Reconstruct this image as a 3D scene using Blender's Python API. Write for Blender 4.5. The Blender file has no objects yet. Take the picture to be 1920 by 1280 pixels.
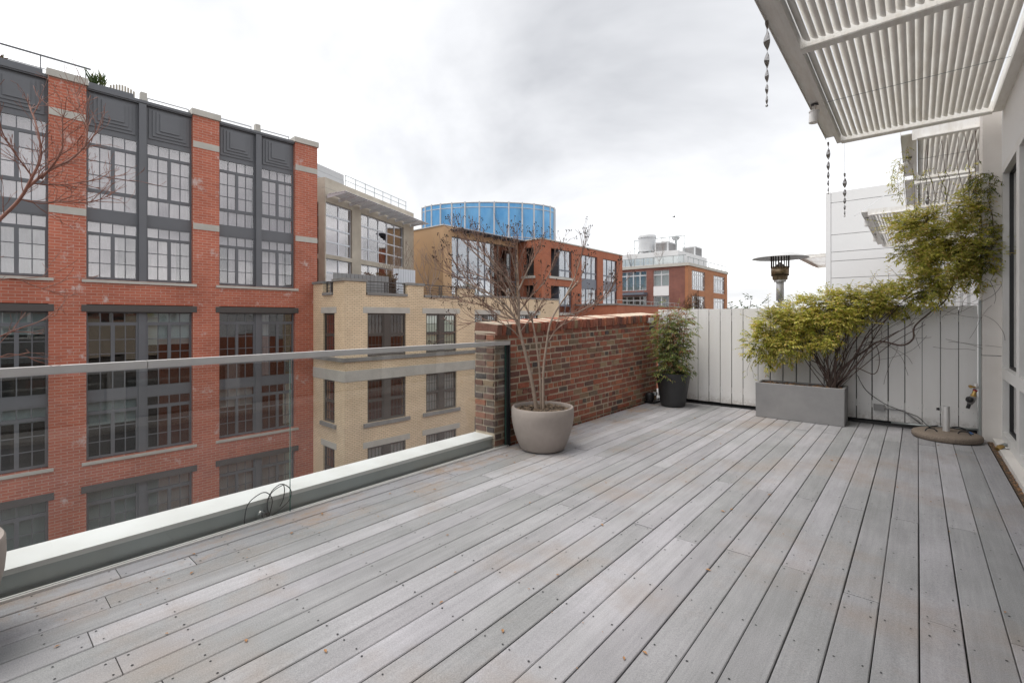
import bpy, bmesh, math, random
from mathutils import Matrix, Vector, noise as mnoise
R = random.Random(7)
rad = math.radians
scene = bpy.context.scene
C = scene.collection

# ---------------------------------------------------------------- camera
cam_d = bpy.data.cameras.new('camera')
cam = bpy.data.objects.new('camera', cam_d); C.objects.link(cam)
cam.location = (0, 0, 1.34)
cam.rotation_euler = (rad(90), 0, rad(40.53))
cam_d.sensor_width = 36; cam_d.lens = 36 * 889 / 1920
cam_d.shift_y = -43 / 1920
cam_d.clip_start = 0.05; cam_d.clip_end = 6000
scene.camera = cam

# ---------------------------------------------------------------- world, sun, exposure
SUN_EL, SUN_AZ = rad(52), rad(118)          # azimuth of the light's travel, see below
w = bpy.data.worlds.new('World'); scene.world = w; w.use_nodes = True
nt = w.node_tree; nt.nodes.clear()
def wn(t, **k):
    n = nt.nodes.new(t)
    for a, b in k.items(): setattr(n, a, b)
    return n
out = wn('ShaderNodeOutputWorld'); bg = wn('ShaderNodeBackground')
sky = wn('ShaderNodeTexSky'); sky.sky_type = 'NISHITA'; sky.sun_disc = False
sky.sun_elevation = SUN_EL; sky.sun_rotation = rad(-150)
tc = wn('ShaderNodeTexCoord'); sep = wn('ShaderNodeSeparateXYZ')
nt.links.new(tc.outputs['Generated'], sep.inputs[0])
zc = wn('ShaderNodeMath', operation='MAXIMUM'); nt.links.new(sep.outputs[2], zc.inputs[0]); zc.inputs[1].default_value = 0.0
za = wn('ShaderNodeMath', operation='ADD'); nt.links.new(zc.outputs[0], za.inputs[0]); za.inputs[1].default_value = 0.22
dx = wn('ShaderNodeMath', operation='DIVIDE'); nt.links.new(sep.outputs[0], dx.inputs[0]); nt.links.new(za.outputs[0], dx.inputs[1])
dy = wn('ShaderNodeMath', operation='DIVIDE'); nt.links.new(sep.outputs[1], dy.inputs[0]); nt.links.new(za.outputs[0], dy.inputs[1])
cmb = wn('ShaderNodeCombineXYZ'); nt.links.new(dx.outputs[0], cmb.inputs[0]); nt.links.new(dy.outputs[0], cmb.inputs[1])
mp = wn('ShaderNodeMapping'); nt.links.new(cmb.outputs[0], mp.inputs[0])
mp.inputs['Location'].default_value = (11.3, 2.5, 0.0); mp.inputs['Rotation'].default_value = (0, 0, rad(60)); mp.inputs['Scale'].default_value = (0.62, 0.9, 1)
n1 = wn('ShaderNodeTexNoise'); nt.links.new(mp.outputs[0], n1.inputs['Vector'])
n1.inputs['Scale'].default_value = 0.95; n1.inputs['Detail'].default_value = 6; n1.inputs['Roughness'].default_value = 0.54; n1.inputs['Distortion'].default_value = 0.35
cr = wn('ShaderNodeValToRGB'); nt.links.new(n1.outputs[0], cr.inputs[0])
e = cr.color_ramp.elements
e[0].position = 0.30; e[0].color = (0.325, 0.33, 0.343, 1)
e[1].position = 0.66; e[1].color = (0.88, 0.88, 0.88, 1)
m = cr.color_ramp.elements.new(0.5); m.color = (0.515, 0.518, 0.528, 1)
gain = wn('ShaderNodeVectorMath', operation='SCALE'); nt.links.new(cr.outputs[0], gain.inputs[0]); gain.inputs['Scale'].default_value = 1.08
skys = wn('ShaderNodeVectorMath', operation='SCALE'); nt.links.new(sky.outputs[0], skys.inputs[0]); skys.inputs['Scale'].default_value = 0.08
mx = wn('ShaderNodeMix', data_type='RGBA'); mx.inputs[0].default_value = 0.93
nt.links.new(skys.outputs[0], mx.inputs[6]); nt.links.new(gain.outputs[0], mx.inputs[7])
nt.links.new(mx.outputs[2], bg.inputs['Color']); bg.inputs['Strength'].default_value = 1.0
nt.links.new(bg.outputs[0], out.inputs[0])
sd = bpy.data.lights.new('sun', 'SUN'); sd.energy = 1.5; sd.angle = rad(34); sd.color = (1, 0.96, 0.9)
so = bpy.data.objects.new('sun', sd); C.objects.link(so)
sundir = Vector((-0.20, -0.28, 0.93)).normalized()           # towards the sun
so.rotation_euler = sundir.to_track_quat('Z', 'Y').to_euler()
sky.sun_elevation = math.asin(sundir.z); sky.sun_rotation = math.atan2(sundir.x, sundir.y)
vs = scene.view_settings
vs.view_transform = 'Standard'; vs.look = 'None'; vs.exposure = 0.95; vs.gamma = 1; vs.use_curve_mapping = False
scene.cycles.max_bounces = 8; scene.cycles.transparent_max_bounces = 24
scene.cycles.use_denoising = True
scene.cycles.caustics_reflective = False; scene.cycles.caustics_refractive = False

# ---------------------------------------------------------------- materials
MATS = {}
def newmat(name):
    mt = bpy.data.materials.new(name); mt.use_nodes = True
    t = mt.node_tree; t.nodes.clear()
    o = t.nodes.new('ShaderNodeOutputMaterial'); MATS[name] = mt
    return mt, t, o
def node(t, typ, ins=None, **k):
    n = t.nodes.new(typ)
    for a, b in k.items(): setattr(n, a, b)
    for a, b in (ins or {}).items():
        if hasattr(b, 'is_output') or isinstance(b, bpy.types.NodeSocket): t.links.new(b, n.inputs[a])
        else: n.inputs[a].default_value = b
    return n
def col(c): return (c[0], c[1], c[2], 1)
def mixc(t, f, a, b, blend='MIX'):
    n = t.nodes.new('ShaderNodeMix'); n.data_type = 'RGBA'; n.blend_type = blend
    for i, v in ((0, f), (6, a), (7, b)):
        if isinstance(v, bpy.types.NodeSocket): t.links.new(v, n.inputs[i])
        else: n.inputs[i].default_value = v if i == 0 else col(v)
    return n.outputs[2]
def ramp(t, f, stops):
    n = t.nodes.new('ShaderNodeValToRGB'); t.links.new(f, n.inputs[0])
    el = n.color_ramp.elements
    while len(el) < len(stops): el.new(0.5)
    for k, (p, c) in enumerate(stops):
        el[k].position = p; el[k].color = col(c) if not isinstance(c, (int, float)) else (c, c, c, 1)
    return n.outputs[0]
def noise(t, scale, vec=None, detail=4, rough=0.55, dist=0):
    n = node(t, 'ShaderNodeTexNoise', {'Scale': scale, 'Detail': detail, 'Roughness': rough, 'Distortion': dist})
    if vec is not None: t.links.new(vec, n.inputs['Vector'])
    return n.outputs[0]
def mapping(t, vec, scale=(1, 1, 1), loc=(0, 0, 0)):
    n = node(t, 'ShaderNodeMapping', {'Scale': scale, 'Location': loc}); t.links.new(vec, n.inputs[0]); return n.outputs[0]
def objco(t): return t.nodes.new('ShaderNodeTexCoord').outputs['Object']
def worldco(t): return t.nodes.new('ShaderNodeNewGeometry').outputs['Position']
def finish(t, o, colour, rough=0.6, metal=0, spec=0.5, bump=None, bstr=0.3, bdist=0.01, trans=0):
    p = t.nodes.new('ShaderNodeBsdfPrincipled')
    for nme, v in (('Base Color', colour), ('Roughness', rough), ('Metallic', metal), ('Specular IOR Level', spec)):
        if isinstance(v, bpy.types.NodeSocket): t.links.new(v, p.inputs[nme])
        else: p.inputs[nme].default_value = col(v) if nme == 'Base Color' else v
    if bump is not None:
        b = node(t, 'ShaderNodeBump', {'Strength': bstr, 'Distance': bdist, 'Height': bump}); t.links.new(b.outputs[0], p.inputs['Normal'])
    sh = p.outputs[0]
    if trans:
        tr = t.nodes.new('ShaderNodeBsdfTranslucent')
        if isinstance(colour, bpy.types.NodeSocket): t.links.new(colour, tr.inputs[0])
        else: tr.inputs[0].default_value = col(colour)
        ms = node(t, 'ShaderNodeMixShader', {0: trans}); t.links.new(sh, ms.inputs[1]); t.links.new(tr.outputs[0], ms.inputs[2]); sh = ms.outputs[0]
    t.links.new(sh, o.inputs[0])
def plain(name, c, rough=0.6, metal=0, spec=0.5, nscale=6, namt=0.25, dark=None, bump=0.15, bscale=60, world=True):
    """paint, stone, metal: a colour with soft uneven tone and fine relief"""
    mt, t, o = newmat(name)
    v = worldco(t) if world else objco(t)
    f = noise(t, nscale, v, 6, 0.6)
    d = dark or tuple(x * 0.7 for x in c)
    k = ramp(t, f, [(0.3, 0.0), (0.75, 1.0)])
    k2 = node(t, 'ShaderNodeMath', {0: k, 1: namt}, operation='MULTIPLY').outputs[0]
    finish(t, o, mixc(t, k2, c, d), rough, metal, spec, noise(t, bscale, v, 3), bump, 0.004)
    return mt
def brickmat(name, c1, c2, mortar, bw, rh, ms, tint=0.2, salts=0.0):
    mt, t, o = newmat(name)
    tcn = t.nodes.new('ShaderNodeTexCoord'); s = node(t, 'ShaderNodeSeparateXYZ'); t.links.new(tcn.outputs['Object'], s.inputs[0])
    sn = node(t, 'ShaderNodeSeparateXYZ'); t.links.new(tcn.outputs['Normal'], sn.inputs[0])
    ab = node(t, 'ShaderNodeMath', {0: sn.outputs[0]}, operation='ABSOLUTE'); gt = node(t, 'ShaderNodeMath', {0: ab.outputs[0], 1: 0.6}, operation='GREATER_THAN')
    mu = node(t, 'ShaderNodeMix', data_type='FLOAT'); t.links.new(gt.outputs[0], mu.inputs[0]); t.links.new(s.outputs[0], mu.inputs[2]); t.links.new(s.outputs[1], mu.inputs[3])
    cb = node(t, 'ShaderNodeCombineXYZ', {0: mu.outputs[0], 1: s.outputs[2]})
    b = node(t, 'ShaderNodeTexBrick', {'Vector': cb.outputs[0], 'Color1': col(c1), 'Color2': col(c2), 'Mortar': col(mortar), 'Scale': 1.0,
             'Mortar Size': ms, 'Mortar Smooth': 0.2, 'Bias': 0.0, 'Brick Width': bw, 'Row Height': rh})
    v = tcn.outputs['Object']
    big = ramp(t, noise(t, 0.45, v, 5, 0.6), [(0.3, 1 - tint), (0.7, 1.0 + tint * 0.4)])
    c = mixc(t, 1.0, b.outputs[0], big, 'MULTIPLY')
    streak = ramp(t, noise(t, 1.1, mapping(t, v, (1.6, 1.6, 0.28)), 5, 0.65), [(0.55, 0.0), (0.75, 0.35)])
    c = mixc(t, streak, c, tuple(x * 0.62 for x in c1))
    if salts:
        sm = ramp(t, noise(t, 1.7, mapping(t, v, (1, 1, 0.8), (3, 1, 7)), 6, 0.7), [(0.60, 0.0), (0.70, salts)])
        c = mixc(t, sm, c, (0.62, 0.55, 0.52))
    finish(t, o, c, 0.85, 0, 0.25, b.outputs[1], -0.5, 0.01)
    return mt
def glassmat(name, tint, base, k, rough=0.008):
    mt, t, o = newmat(name)
    lw = node(t, 'ShaderNodeLayerWeight', {'Blend': 0.5})
    pw = node(t, 'ShaderNodeMath', {0: lw.outputs['Facing'], 1: 3.0}, operation='POWER')
    ma = node(t, 'ShaderNodeMath', {0: pw.outputs[0], 1: k, 2: base}, operation='MULTIPLY_ADD'); ma.use_clamp = True
    tr = node(t, 'ShaderNodeBsdfTransparent', {0: col(tint)}); gl = node(t, 'ShaderNodeBsdfGlossy', {'Roughness': rough, 'Color': (1, 0.985, 0.98, 1)})
    ms = node(t, 'ShaderNodeMixShader', {0: ma.outputs[0]}); t.links.new(tr.outputs[0], ms.inputs[1]); t.links.new(gl.outputs[0], ms.inputs[2])
    t.links.new(ms.outputs[0], o.inputs[0]); return mt

def deckmat():
    mt, t, o = newmat('composite_deck')
    oi = t.nodes.new('ShaderNodeObjectInfo'); g = worldco(t)
    off = node(t, 'ShaderNodeVectorMath', {0: g}, operation='ADD'); cx = node(t, 'ShaderNodeCombineXYZ', {0: oi.outputs['Random'], 1: oi.outputs['Random']})
    sc = node(t, 'ShaderNodeVectorMath', {0: cx.outputs[0], 'Scale': 37.0}, operation='SCALE'); t.links.new(sc.outputs[0], off.inputs[1])
    base = ramp(t, oi.outputs['Random'], [(0.0, (0.398, 0.395, 0.416)), (0.3, (0.325, 0.322, 0.335)), (0.5, (0.425, 0.42, 0.437)), (0.62, (0.356, 0.352, 0.368)), (0.75, (0.30, 0.303, 0.308)), (1.0, (0.405, 0.402, 0.42))])
    along = ramp(t, noise(t, 1.0, mapping(t, off.outputs[0], (16, 1.6, 1)), 5, 0.6), [(0.3, 0.88), (0.72, 1.10)])
    c = mixc(t, 1.0, base, along, 'MULTIPLY')
    fine = ramp(t, noise(t, 1.0, mapping(t, off.outputs[0], (75, 2.2, 1)), 4, 0.65), [(0.3, 0.93), (0.7, 1.06)])
    c = mixc(t, 1.0, c, fine, 'MULTIPLY')
    wet = ramp(t, noise(t, 0.55, mapping(t, g, (1, 1.3, 1), (7.7, 2.2, 0)), 6, 0.7, 0.6), [(0.46, 1.0), (0.53, 0.95), (0.64, 0.90)])
    c = mixc(t, 1.0, c, wet, 'MULTIPLY')
    cloud = ramp(t, noise(t, 1.3, g, 4, 0.6), [(0.35, (0.88, 0.885, 0.875)), (0.65, (1.06, 1.045, 1.06))])
    c = mixc(t, 1.0, c, cloud, 'MULTIPLY')
    brown = ramp(t, noise(t, 0.9, mapping(t, g, (1, 1, 1), (4.2, 9.1, 0)), 5, 0.65), [(0.52, 0.0), (0.68, 0.6)])
    c = mixc(t, brown, c, (0.30, 0.245, 0.205))
    # rust-coloured spill beside the kerb
    sx = node(t, 'ShaderNodeSeparateXYZ'); t.links.new(g, sx.inputs[0])
    near = node(t, 'ShaderNodeMapRange', {0: sx.outputs[0], 1: -3.05, 2: -2.75, 3: 1.0, 4: 0.0})
    sp = ramp(t, noise(t, 2.6, mapping(t, g, (1.2, 0.8, 1), (1.3, 0.4, 0)), 5, 0.7), [(0.5, 0.0), (0.68, 0.75)])
    spm = node(t, 'ShaderNodeMath', {0: near.outputs[0], 1: sp}, operation='MULTIPLY')
    c = mixc(t, spm.outputs[0], c, (0.36, 0.25, 0.17))
    speck = noise(t, 210, g, 2, 0.7)
    c = mixc(t, 1.0, c, ramp(t, speck, [(0.3, 0.80), (0.7, 1.18)]), 'MULTIPLY')
    grain = noise(t, 1, mapping(t, off.outputs[0], (260, 14, 1)), 3, 0.6)
    hsum = node(t, 'ShaderNodeMath', {0: grain, 1: speck}, operation='ADD')
    finish(t, o, c, ramp(t, cloud, [(0.8, 0.62), (1.0, 0.74)]), 0, 0.35, hsum.outputs[0], 0.25, 0.003)
deckmat()
def oldbrick(name, island, dark=False):
    mt, t, o = newmat(name)
    r = t.nodes.new('ShaderNodeNewGeometry').outputs['Random Per Island'] if island else t.nodes.new('ShaderNodeObjectInfo').outputs['Random']
    g = worldco(t)
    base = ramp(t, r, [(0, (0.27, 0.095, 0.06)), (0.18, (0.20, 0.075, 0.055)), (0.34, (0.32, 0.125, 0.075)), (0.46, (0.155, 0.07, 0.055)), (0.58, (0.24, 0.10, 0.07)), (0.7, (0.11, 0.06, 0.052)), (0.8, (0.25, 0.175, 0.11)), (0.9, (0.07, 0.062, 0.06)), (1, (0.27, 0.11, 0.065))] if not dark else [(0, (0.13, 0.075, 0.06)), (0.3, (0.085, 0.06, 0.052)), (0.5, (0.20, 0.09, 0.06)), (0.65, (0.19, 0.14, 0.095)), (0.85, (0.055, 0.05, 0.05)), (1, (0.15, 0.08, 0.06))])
    f = noise(t, 38, g, 6, 0.7)
    c = mixc(t, 1.0, base, ramp(t, f, [(0.25, 1.05), (0.75, 2.05)]), 'MULTIPLY')
    lime = ramp(t, noise(t, 7, g, 6, 0.7), [(0.62, 0.0), (0.85, 0.35)])
    c = mixc(t, lime, c, (0.34, 0.25, 0.18))
    finish(t, o, c, 0.9, 0, 0.2, noise(t, 90, g, 5, 0.7), 0.7, 0.006)
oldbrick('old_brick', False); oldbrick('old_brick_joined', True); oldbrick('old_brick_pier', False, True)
plain('mortar', (0.66, 0.56, 0.44), 0.95, nscale=9, namt=0.6, dark=(0.42, 0.34, 0.26), bump=0.8, bscale=140)
brickmat('red_brick', (0.55, 0.178, 0.112), (0.46, 0.140, 0.090), (0.54, 0.34, 0.27), 0.305, 0.102, 0.010, 0.26, 0.75)
brickmat('buff_brick', (0.88, 0.71, 0.50), (0.80, 0.63, 0.43), (0.48, 0.36, 0.24), 0.22, 0.079, 0.009, 0.2)
brickmat('orange_brick', (0.42, 0.125, 0.06), (0.35, 0.095, 0.05), (0.40, 0.22, 0.15), 0.3, 0.1, 0.014, 0.12)
brickmat('far_brown_brick', (0.26, 0.10, 0.075), (0.20, 0.075, 0.06), (0.28, 0.17, 0.14), 0.4, 0.13, 0.016, 0.2)
brickmat('street_brick', (0.15, 0.125, 0.11), (0.11, 0.09, 0.08), (0.2, 0.18, 0.16), 0.22, 0.075, 0.010, 0.2)
brickmat('far_orange_brick', (0.44, 0.18, 0.08), (0.38, 0.15, 0.07), (0.42, 0.25, 0.16), 0.4, 0.13, 0.016, 0.15)
plain('limestone', (0.56, 0.54, 0.49), 0.85, nscale=1.6, namt=0.55, dark=(0.33, 0.31, 0.28), bump=0.2)
plain('dark_stone', (0.30, 0.29, 0.275), 0.85, nscale=2.2, namt=0.7, dark=(0.14, 0.135, 0.13), bump=0.25)
plain('charcoal_metal', (0.15, 0.155, 0.168), 0.5, spec=0.4, nscale=1.5, namt=0.3, bump=0.05)
plain('steel_lintel', (0.085, 0.075, 0.07), 0.6, nscale=2, namt=0.4, bump=0.05)
plain('bronze_frame', (0.085, 0.072, 0.062), 0.5, nscale=3, namt=0.3, bump=0.05)
plain('room_dark', (0.022, 0.022, 0.025), 0.9, nscale=0.6, namt=0.6, dark=(0.05, 0.045, 0.04), bump=0)
plain('curtain_white', (0.60, 0.565, 0.585), 0.9, nscale=1.2, namt=0.25, bump=0.05)
plain('blind_grey', (0.46, 0.51, 0.51), 0.8, nscale=2.0, namt=0.3, bump=0.0)
plain('blind_cream', (0.80, 0.82, 0.64), 0.8, nscale=2.0, namt=0.25, bump=0.0)
plain('curtain_red', (0.16, 0.04, 0.04), 0.9, nscale=3, namt=0.5, bump=0.0)
plain('concrete', (0.54, 0.49, 0.41), 0.9, nscale=0.9, namt=0.65, dark=(0.27, 0.235, 0.19), bump=0.25, bscale=30)
plain('stucco_tan', (0.55, 0.36, 0.21), 0.92, nscale=0.6, namt=0.3, bump=0.3, bscale=40)
plain('aluminium', (0.60, 0.625, 0.67), 0.42, metal=0.25, nscale=2, namt=0.2, bump=0.03)
plain('blue_grey_metal', (0.15, 0.165, 0.20), 0.45, nscale=2, namt=0.25, bump=0.03)
plain('white_metal', (0.72, 0.74, 0.78), 0.5, nscale=1.5, namt=0.2, bump=0.03)
plain('light_metal', (0.60, 0.61, 0.62), 0.5, nscale=1.5, namt=0.3, bump=0.03)
plain('white_render', (0.80, 0.80, 0.80), 0.75, nscale=0.8, namt=0.16, bump=0.05)
plain('white_paint', (0.78, 0.77, 0.755), 0.55, nscale=3.2, namt=0.28, dark=(0.50, 0.47, 0.42), bump=0.06)
mt, t, o = newmat('fence_paint')
g_ = worldco(t); sz_ = node(t, 'ShaderNodeSeparateXYZ'); t.links.new(g_, sz_.inputs[0])
c = mixc(t, ramp(t, noise(t, 1, mapping(t, g_, (5, 5, 1.2)), 6, 0.6), [(0.35, 0.0), (0.8, 0.35)]), (0.80, 0.79, 0.78), (0.60, 0.57, 0.53))
foot = node(t, 'ShaderNodeMapRange', {0: sz_.outputs[2], 1: 0.03, 2: 0.17, 3: 0.75, 4: 0.0})
dm = node(t, 'ShaderNodeMath', {0: foot.outputs[0], 1: ramp(t, noise(t, 26, g_, 6, 0.75), [(0.38, 0.0), (0.62, 1.0)])}, operation='MULTIPLY')
c = mixc(t, dm.outputs[0], c, (0.30, 0.26, 0.22))
finish(t, o, c, 0.6, 0, 0.4, noise(t, 1, mapping(t, g_, (90, 90, 7)), 4), 0.10, 0.003)
plain('pillar_render', (0.76, 0.73, 0.70), 0.85, nscale=2.0, namt=0.4, dark=(0.50, 0.45, 0.40), bump=0.25, bscale=150)
plain('membrane', (0.70, 0.71, 0.71), 0.5, nscale=2.6, namt=0.75, dark=(0.52, 0.51, 0.49), bump=0.12, bscale=20)
plain('galvanised', (0.40, 0.43, 0.425), 0.35, metal=0.5, nscale=5, namt=0.4, bump=0.04)
plain('brushed_steel', (0.68, 0.67, 0.66), 0.38, metal=0.35, nscale=9, namt=0.35, bump=0.04)
plain('polished_steel', (0.33, 0.32, 0.315), 0.16, metal=1.0, nscale=14, namt=0.3, bump=0.02)
plain('black_steel', (0.022, 0.022, 0.024), 0.45, nscale=4, namt=0.3, bump=0.03)
plain('black_plastic', (0.018, 0.018, 0.02), 0.5, nscale=8, namt=0.3, bump=0.1)
plain('rubber', (0.012, 0.012, 0.013), 0.55, nscale=8, namt=0.2, bump=0.05)
plain('pot_clay', (0.40, 0.345, 0.31), 0.72, nscale=5.0, namt=0.8, dark=(0.27, 0.235, 0.21), bump=0.15, bscale=90)
plain('pot_black', (0.028, 0.029, 0.031), 0.42, nscale=6, namt=0.5, dark=(0.05, 0.05, 0.05), bump=0.35, bscale=120)
plain('cement', (0.29, 0.285, 0.285), 0.85, nscale=4, namt=0.65, dark=(0.19, 0.19, 0.195), bump=0.3, bscale=110)
plain('aggregate', (0.30, 0.245, 0.195), 0.9, nscale=95, namt=0.9, dark=(0.13, 0.10, 0.08), bump=0.9, bscale=160)
plain('soil', (0.07, 0.05, 0.035), 0.95, nscale=40, namt=0.7, bump=1.0, bscale=90)
plain('mulch', (0.30, 0.22, 0.15), 0.9, nscale=30, namt=0.8, dark=(0.12, 0.08, 0.055), bump=0.3)
plain('dry_leaf', (0.40, 0.22, 0.10), 0.8, nscale=60, namt=0.7, dark=(0.25, 0.12, 0.06), bump=0.2)
plain('bark_twig', (0.27, 0.165, 0.125), 0.8, nscale=20, namt=0.6, bump=0.2)
plain('bark_pale', (0.40, 0.31, 0.245), 0.85, nscale=14, namt=0.7, dark=(0.15, 0.11, 0.085), bump=0.5, bscale=70)
plain('bark_red', (0.30, 0.125, 0.085), 0.6, nscale=25, namt=0.6, dark=(0.13, 0.06, 0.045), bump=0.3)
plain('bark_grey', (0.26, 0.20, 0.17), 0.85, nscale=5, namt=0.6, bump=0.3)
plain('vine_wood', (0.105, 0.072, 0.06), 0.85, nscale=30, namt=0.6, dark=(0.05, 0.035, 0.03), bump=0.6, bscale=90)
plain('seed_pod', (0.045, 0.028, 0.02), 0.8, nscale=60, namt=0.5, bump=0.3)
plain('brass', (0.52, 0.34, 0.12), 0.38, metal=0.85, nscale=20, namt=0.5, bump=0.1)
plain('bronze_steel', (0.36, 0.27, 0.17), 0.35, metal=0.7, nscale=12, namt=0.6, dark=(0.16, 0.12, 0.09), bump=0.05)
plain('asphalt', (0.05, 0.05, 0.052), 0.9, nscale=2, namt=0.4, bump=0.5, bscale=50)
plain('pavement_grey', (0.30, 0.29, 0.28), 0.9, nscale=1.5, namt=0.4, bump=0.3)
plain('line_paint', (0.7, 0.7, 0.68), 0.7, nscale=3, namt=0.3, bump=0.1)
plain('roof_grey', (0.25, 0.25, 0.25), 0.9, nscale=0.8, namt=0.4, bump=0.2)
plain('debris', (0.16, 0.11, 0.075), 0.95, nscale=30, namt=0.9, dark=(0.03, 0.025, 0.02), bump=1.0, bscale=60)
plain('red_plastic', (0.35, 0.03, 0.03), 0.5, bump=0.0)
plain('blue_plastic', (0.03, 0.10, 0.28), 0.5, bump=0.0)
glassmat('rail_glass', (0.965, 0.98, 0.975), 0.04, 0.5)
glassmat('glass_reflective', (0.90, 0.885, 0.90), 0.17, 0.8)
glassmat('glass_window', (0.90, 0.93, 0.93), 0.09, 0.7)
glassmat('glass_blue', (0.62, 0.70, 0.78), 0.34, 0.9)
glassmat('glass_house', (0.92, 0.94, 0.94), 0.24, 0.8)
plain('room_pale', (0.42, 0.41, 0.39), 0.8, nscale=1.0, namt=0.3, bump=0.0)
plain('glass_edge', (0.05, 0.16, 0.13), 0.2, bump=0)
def drummat():
    mt, t, o = newmat('blue_polycarbonate')
    v = objco(t)
    c = ramp(t, noise(t, 0.7, mapping(t, v, (1, 1, 0.5)), 4, 0.6), [(0.3, (0.13, 0.40, 0.72)), (0.7, (0.28, 0.58, 0.86))])
    finish(t, o, c, 0.35, 0, 0.4, None, trans=0.55)
drummat()
def leafmat(name, stops, trans=0.45):
    mt, t, o = newmat(name)
    r = t.nodes.new('ShaderNodeNewGeometry').outputs['Random Per Island']
    c = ramp(t, r, stops)
    big = ramp(t, noise(t, 3.0, worldco(t), 3), [(0.35, 0.72), (0.68, 1.2)])
    finish(t, o, mixc(t, 1.0, c, big, 'MULTIPLY'), 0.5, 0, 0.4, trans=trans)
leafmat('jasmine_leaf', [(0, (0.30, 0.37, 0.07)), (0.3, (0.54, 0.54, 0.10)), (0.6, (0.70, 0.64, 0.15)), (0.85, (0.78, 0.68, 0.26)), (1, (0.68, 0.44, 0.15))])
leafmat('jasmine_leaf_shaded', [(0, (0.09, 0.13, 0.025)), (0.6, (0.17, 0.20, 0.03)), (1, (0.32, 0.26, 0.05))])  # darker copy of the leaf, inner shade painted into its colour
leafmat('nandina_leaf', [(0, (0.14, 0.23, 0.08)), (0.4, (0.25, 0.34, 0.10)), (0.7, (0.40, 0.41, 0.13)), (1, (0.50, 0.36, 0.17))])
leafmat('nandina_tip', [(0, (0.22, 0.17, 0.05)), (0.5, (0.36, 0.15, 0.07)), (1, (0.42, 0.22, 0.16))])
leafmat('evergreen_leaf', [(0, (0.05, 0.09, 0.025)), (0.6, (0.10, 0.15, 0.05)), (1, (0.18, 0.17, 0.06))])
leafmat('brown_hedge_leaf', [(0, (0.09, 0.05, 0.03)), (0.6, (0.16, 0.08, 0.045)), (1, (0.14, 0.12, 0.05))])

# ---------------------------------------------------------------- mesh helpers
WM = {}                                            # world matrix of every object that parents others
def wmat(o): return WM.get(o.name, Matrix.Identity(4)) if o else Matrix.Identity(4)
UP = Vector((0, 0, 1))
class MB:
    def __init__(s): s.v = []; s.f = []
    def add(s, vs_, fs):
        b = len(s.v); s.v.extend(vs_); s.f.extend([tuple(i + b for i in f) for f in fs])
    def box(s, x0, x1, y0, y1, z0, z1, T=None):
        p = [(x0, y0, z0), (x1, y0, z0), (x1, y1, z0), (x0, y1, z0), (x0, y0, z1), (x1, y0, z1), (x1, y1, z1), (x0, y1, z1)]
        f = [(0, 3, 2, 1), (4, 5, 6, 7), (0, 1, 5, 4), (1, 2, 6, 5), (2, 3, 7, 6), (3, 0, 4, 7)]
        if T:
            p = [T(*q) for q in p]
            if T.flip: f = [tuple(reversed(q)) for q in f]
        s.add(p, f); return s
    def tube(s, pts, radii, n=6, cap=True):
        pts = [Vector(p) for p in pts]
        if not hasattr(radii, '__len__'): radii = [radii] * len(pts)
        b = len(s.v); prev = None
        for i, p in enumerate(pts):
            d = (pts[min(i + 1, len(pts) - 1)] - pts[max(i - 1, 0)])
            if d.length < 1e-9: d = UP.copy()
            d.normalize()
            if prev is None: a = d.cross(UP if abs(d.z) < 0.9 else Vector((1, 0, 0))).normalized()
            else:
                a = prev - d * prev.dot(d); a = a.normalized() if a.length > 1e-6 else d.orthogonal().normalized()
            prev = a; c = d.cross(a)
            for k in range(n):
                t_ = 2 * math.pi * k / n
                s.v.append(tuple(p + (a * math.cos(t_) + c * math.sin(t_)) * radii[i]))
        for i in range(len(pts) - 1):
            for k in range(n):
                k2 = (k + 1) % n
                s.f.append((b + i * n + k, b + i * n + k2, b + (i + 1) * n + k2, b + (i + 1) * n + k))
        if cap:
            s.f.append(tuple(b + k for k in reversed(range(n)))); s.f.append(tuple(b + (len(pts) - 1) * n + k for k in range(n)))
        return s
    def lathe(s, prof, n=32, c=(0, 0, 0), top=True):
        b = len(s.v)
        for r, z in prof:
            for k in range(n):
                t_ = 2 * math.pi * k / n
                s.v.append((c[0] + r * math.cos(t_), c[1] + r * math.sin(t_), c[2] + z))
        for i in range(len(prof) - 1):
            for k in range(n):
                k2 = (k + 1) % n
                s.f.append((b + i * n + k, b + i * n + k2, b + (i + 1) * n + k2, b + (i + 1) * n + k))
        if prof[0][0] > 0: s.f.append(tuple(b + k for k in reversed(range(n))))
        if top and prof[-1][0] > 0: s.f.append(tuple(b + (len(prof) - 1) * n + k for k in range(n)))
        return s
    def bar(s, p, q, w, h):
        """square bar from p to q"""
        p, q = Vector(p), Vector(q); d = (q - p).normalized()
        a = d.cross(UP if abs(d.z) < 0.9 else Vector((0, 1, 0))).normalized() * w / 2; c = a.cross(d).normalized() * h / 2
        vs_ = [p - a - c, p + a - c, p + a + c, p - a + c, q - a - c, q + a - c, q + a + c, q - a + c]
        s.add([tuple(x) for x in vs_], [(0, 3, 2, 1), (4, 5, 6, 7), (0, 1, 5, 4), (1, 2, 6, 5), (2, 3, 7, 6), (3, 0, 4, 7)]); return s
    def mesh(s, name, smooth=False):
        me = bpy.data.meshes.new(name); me.from_pydata(s.v, [], s.f); me.update()
        if smooth: me.polygons.foreach_set('use_smooth', [True] * len(me.polygons))
        return me
    def build(s, name, mat, parent=None, world=True, smooth=False, kind=None, label=None, sharp=None):
        if parent is not None and world:
            inv = wmat(parent).inverted(); s.v = [tuple(inv @ Vector(p)) for p in s.v]
        me = s.mesh(name, smooth)
        if sharp: me.set_sharp_from_angle(angle=rad(sharp))
        return link(name, me, mat, parent, kind, label)
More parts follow.
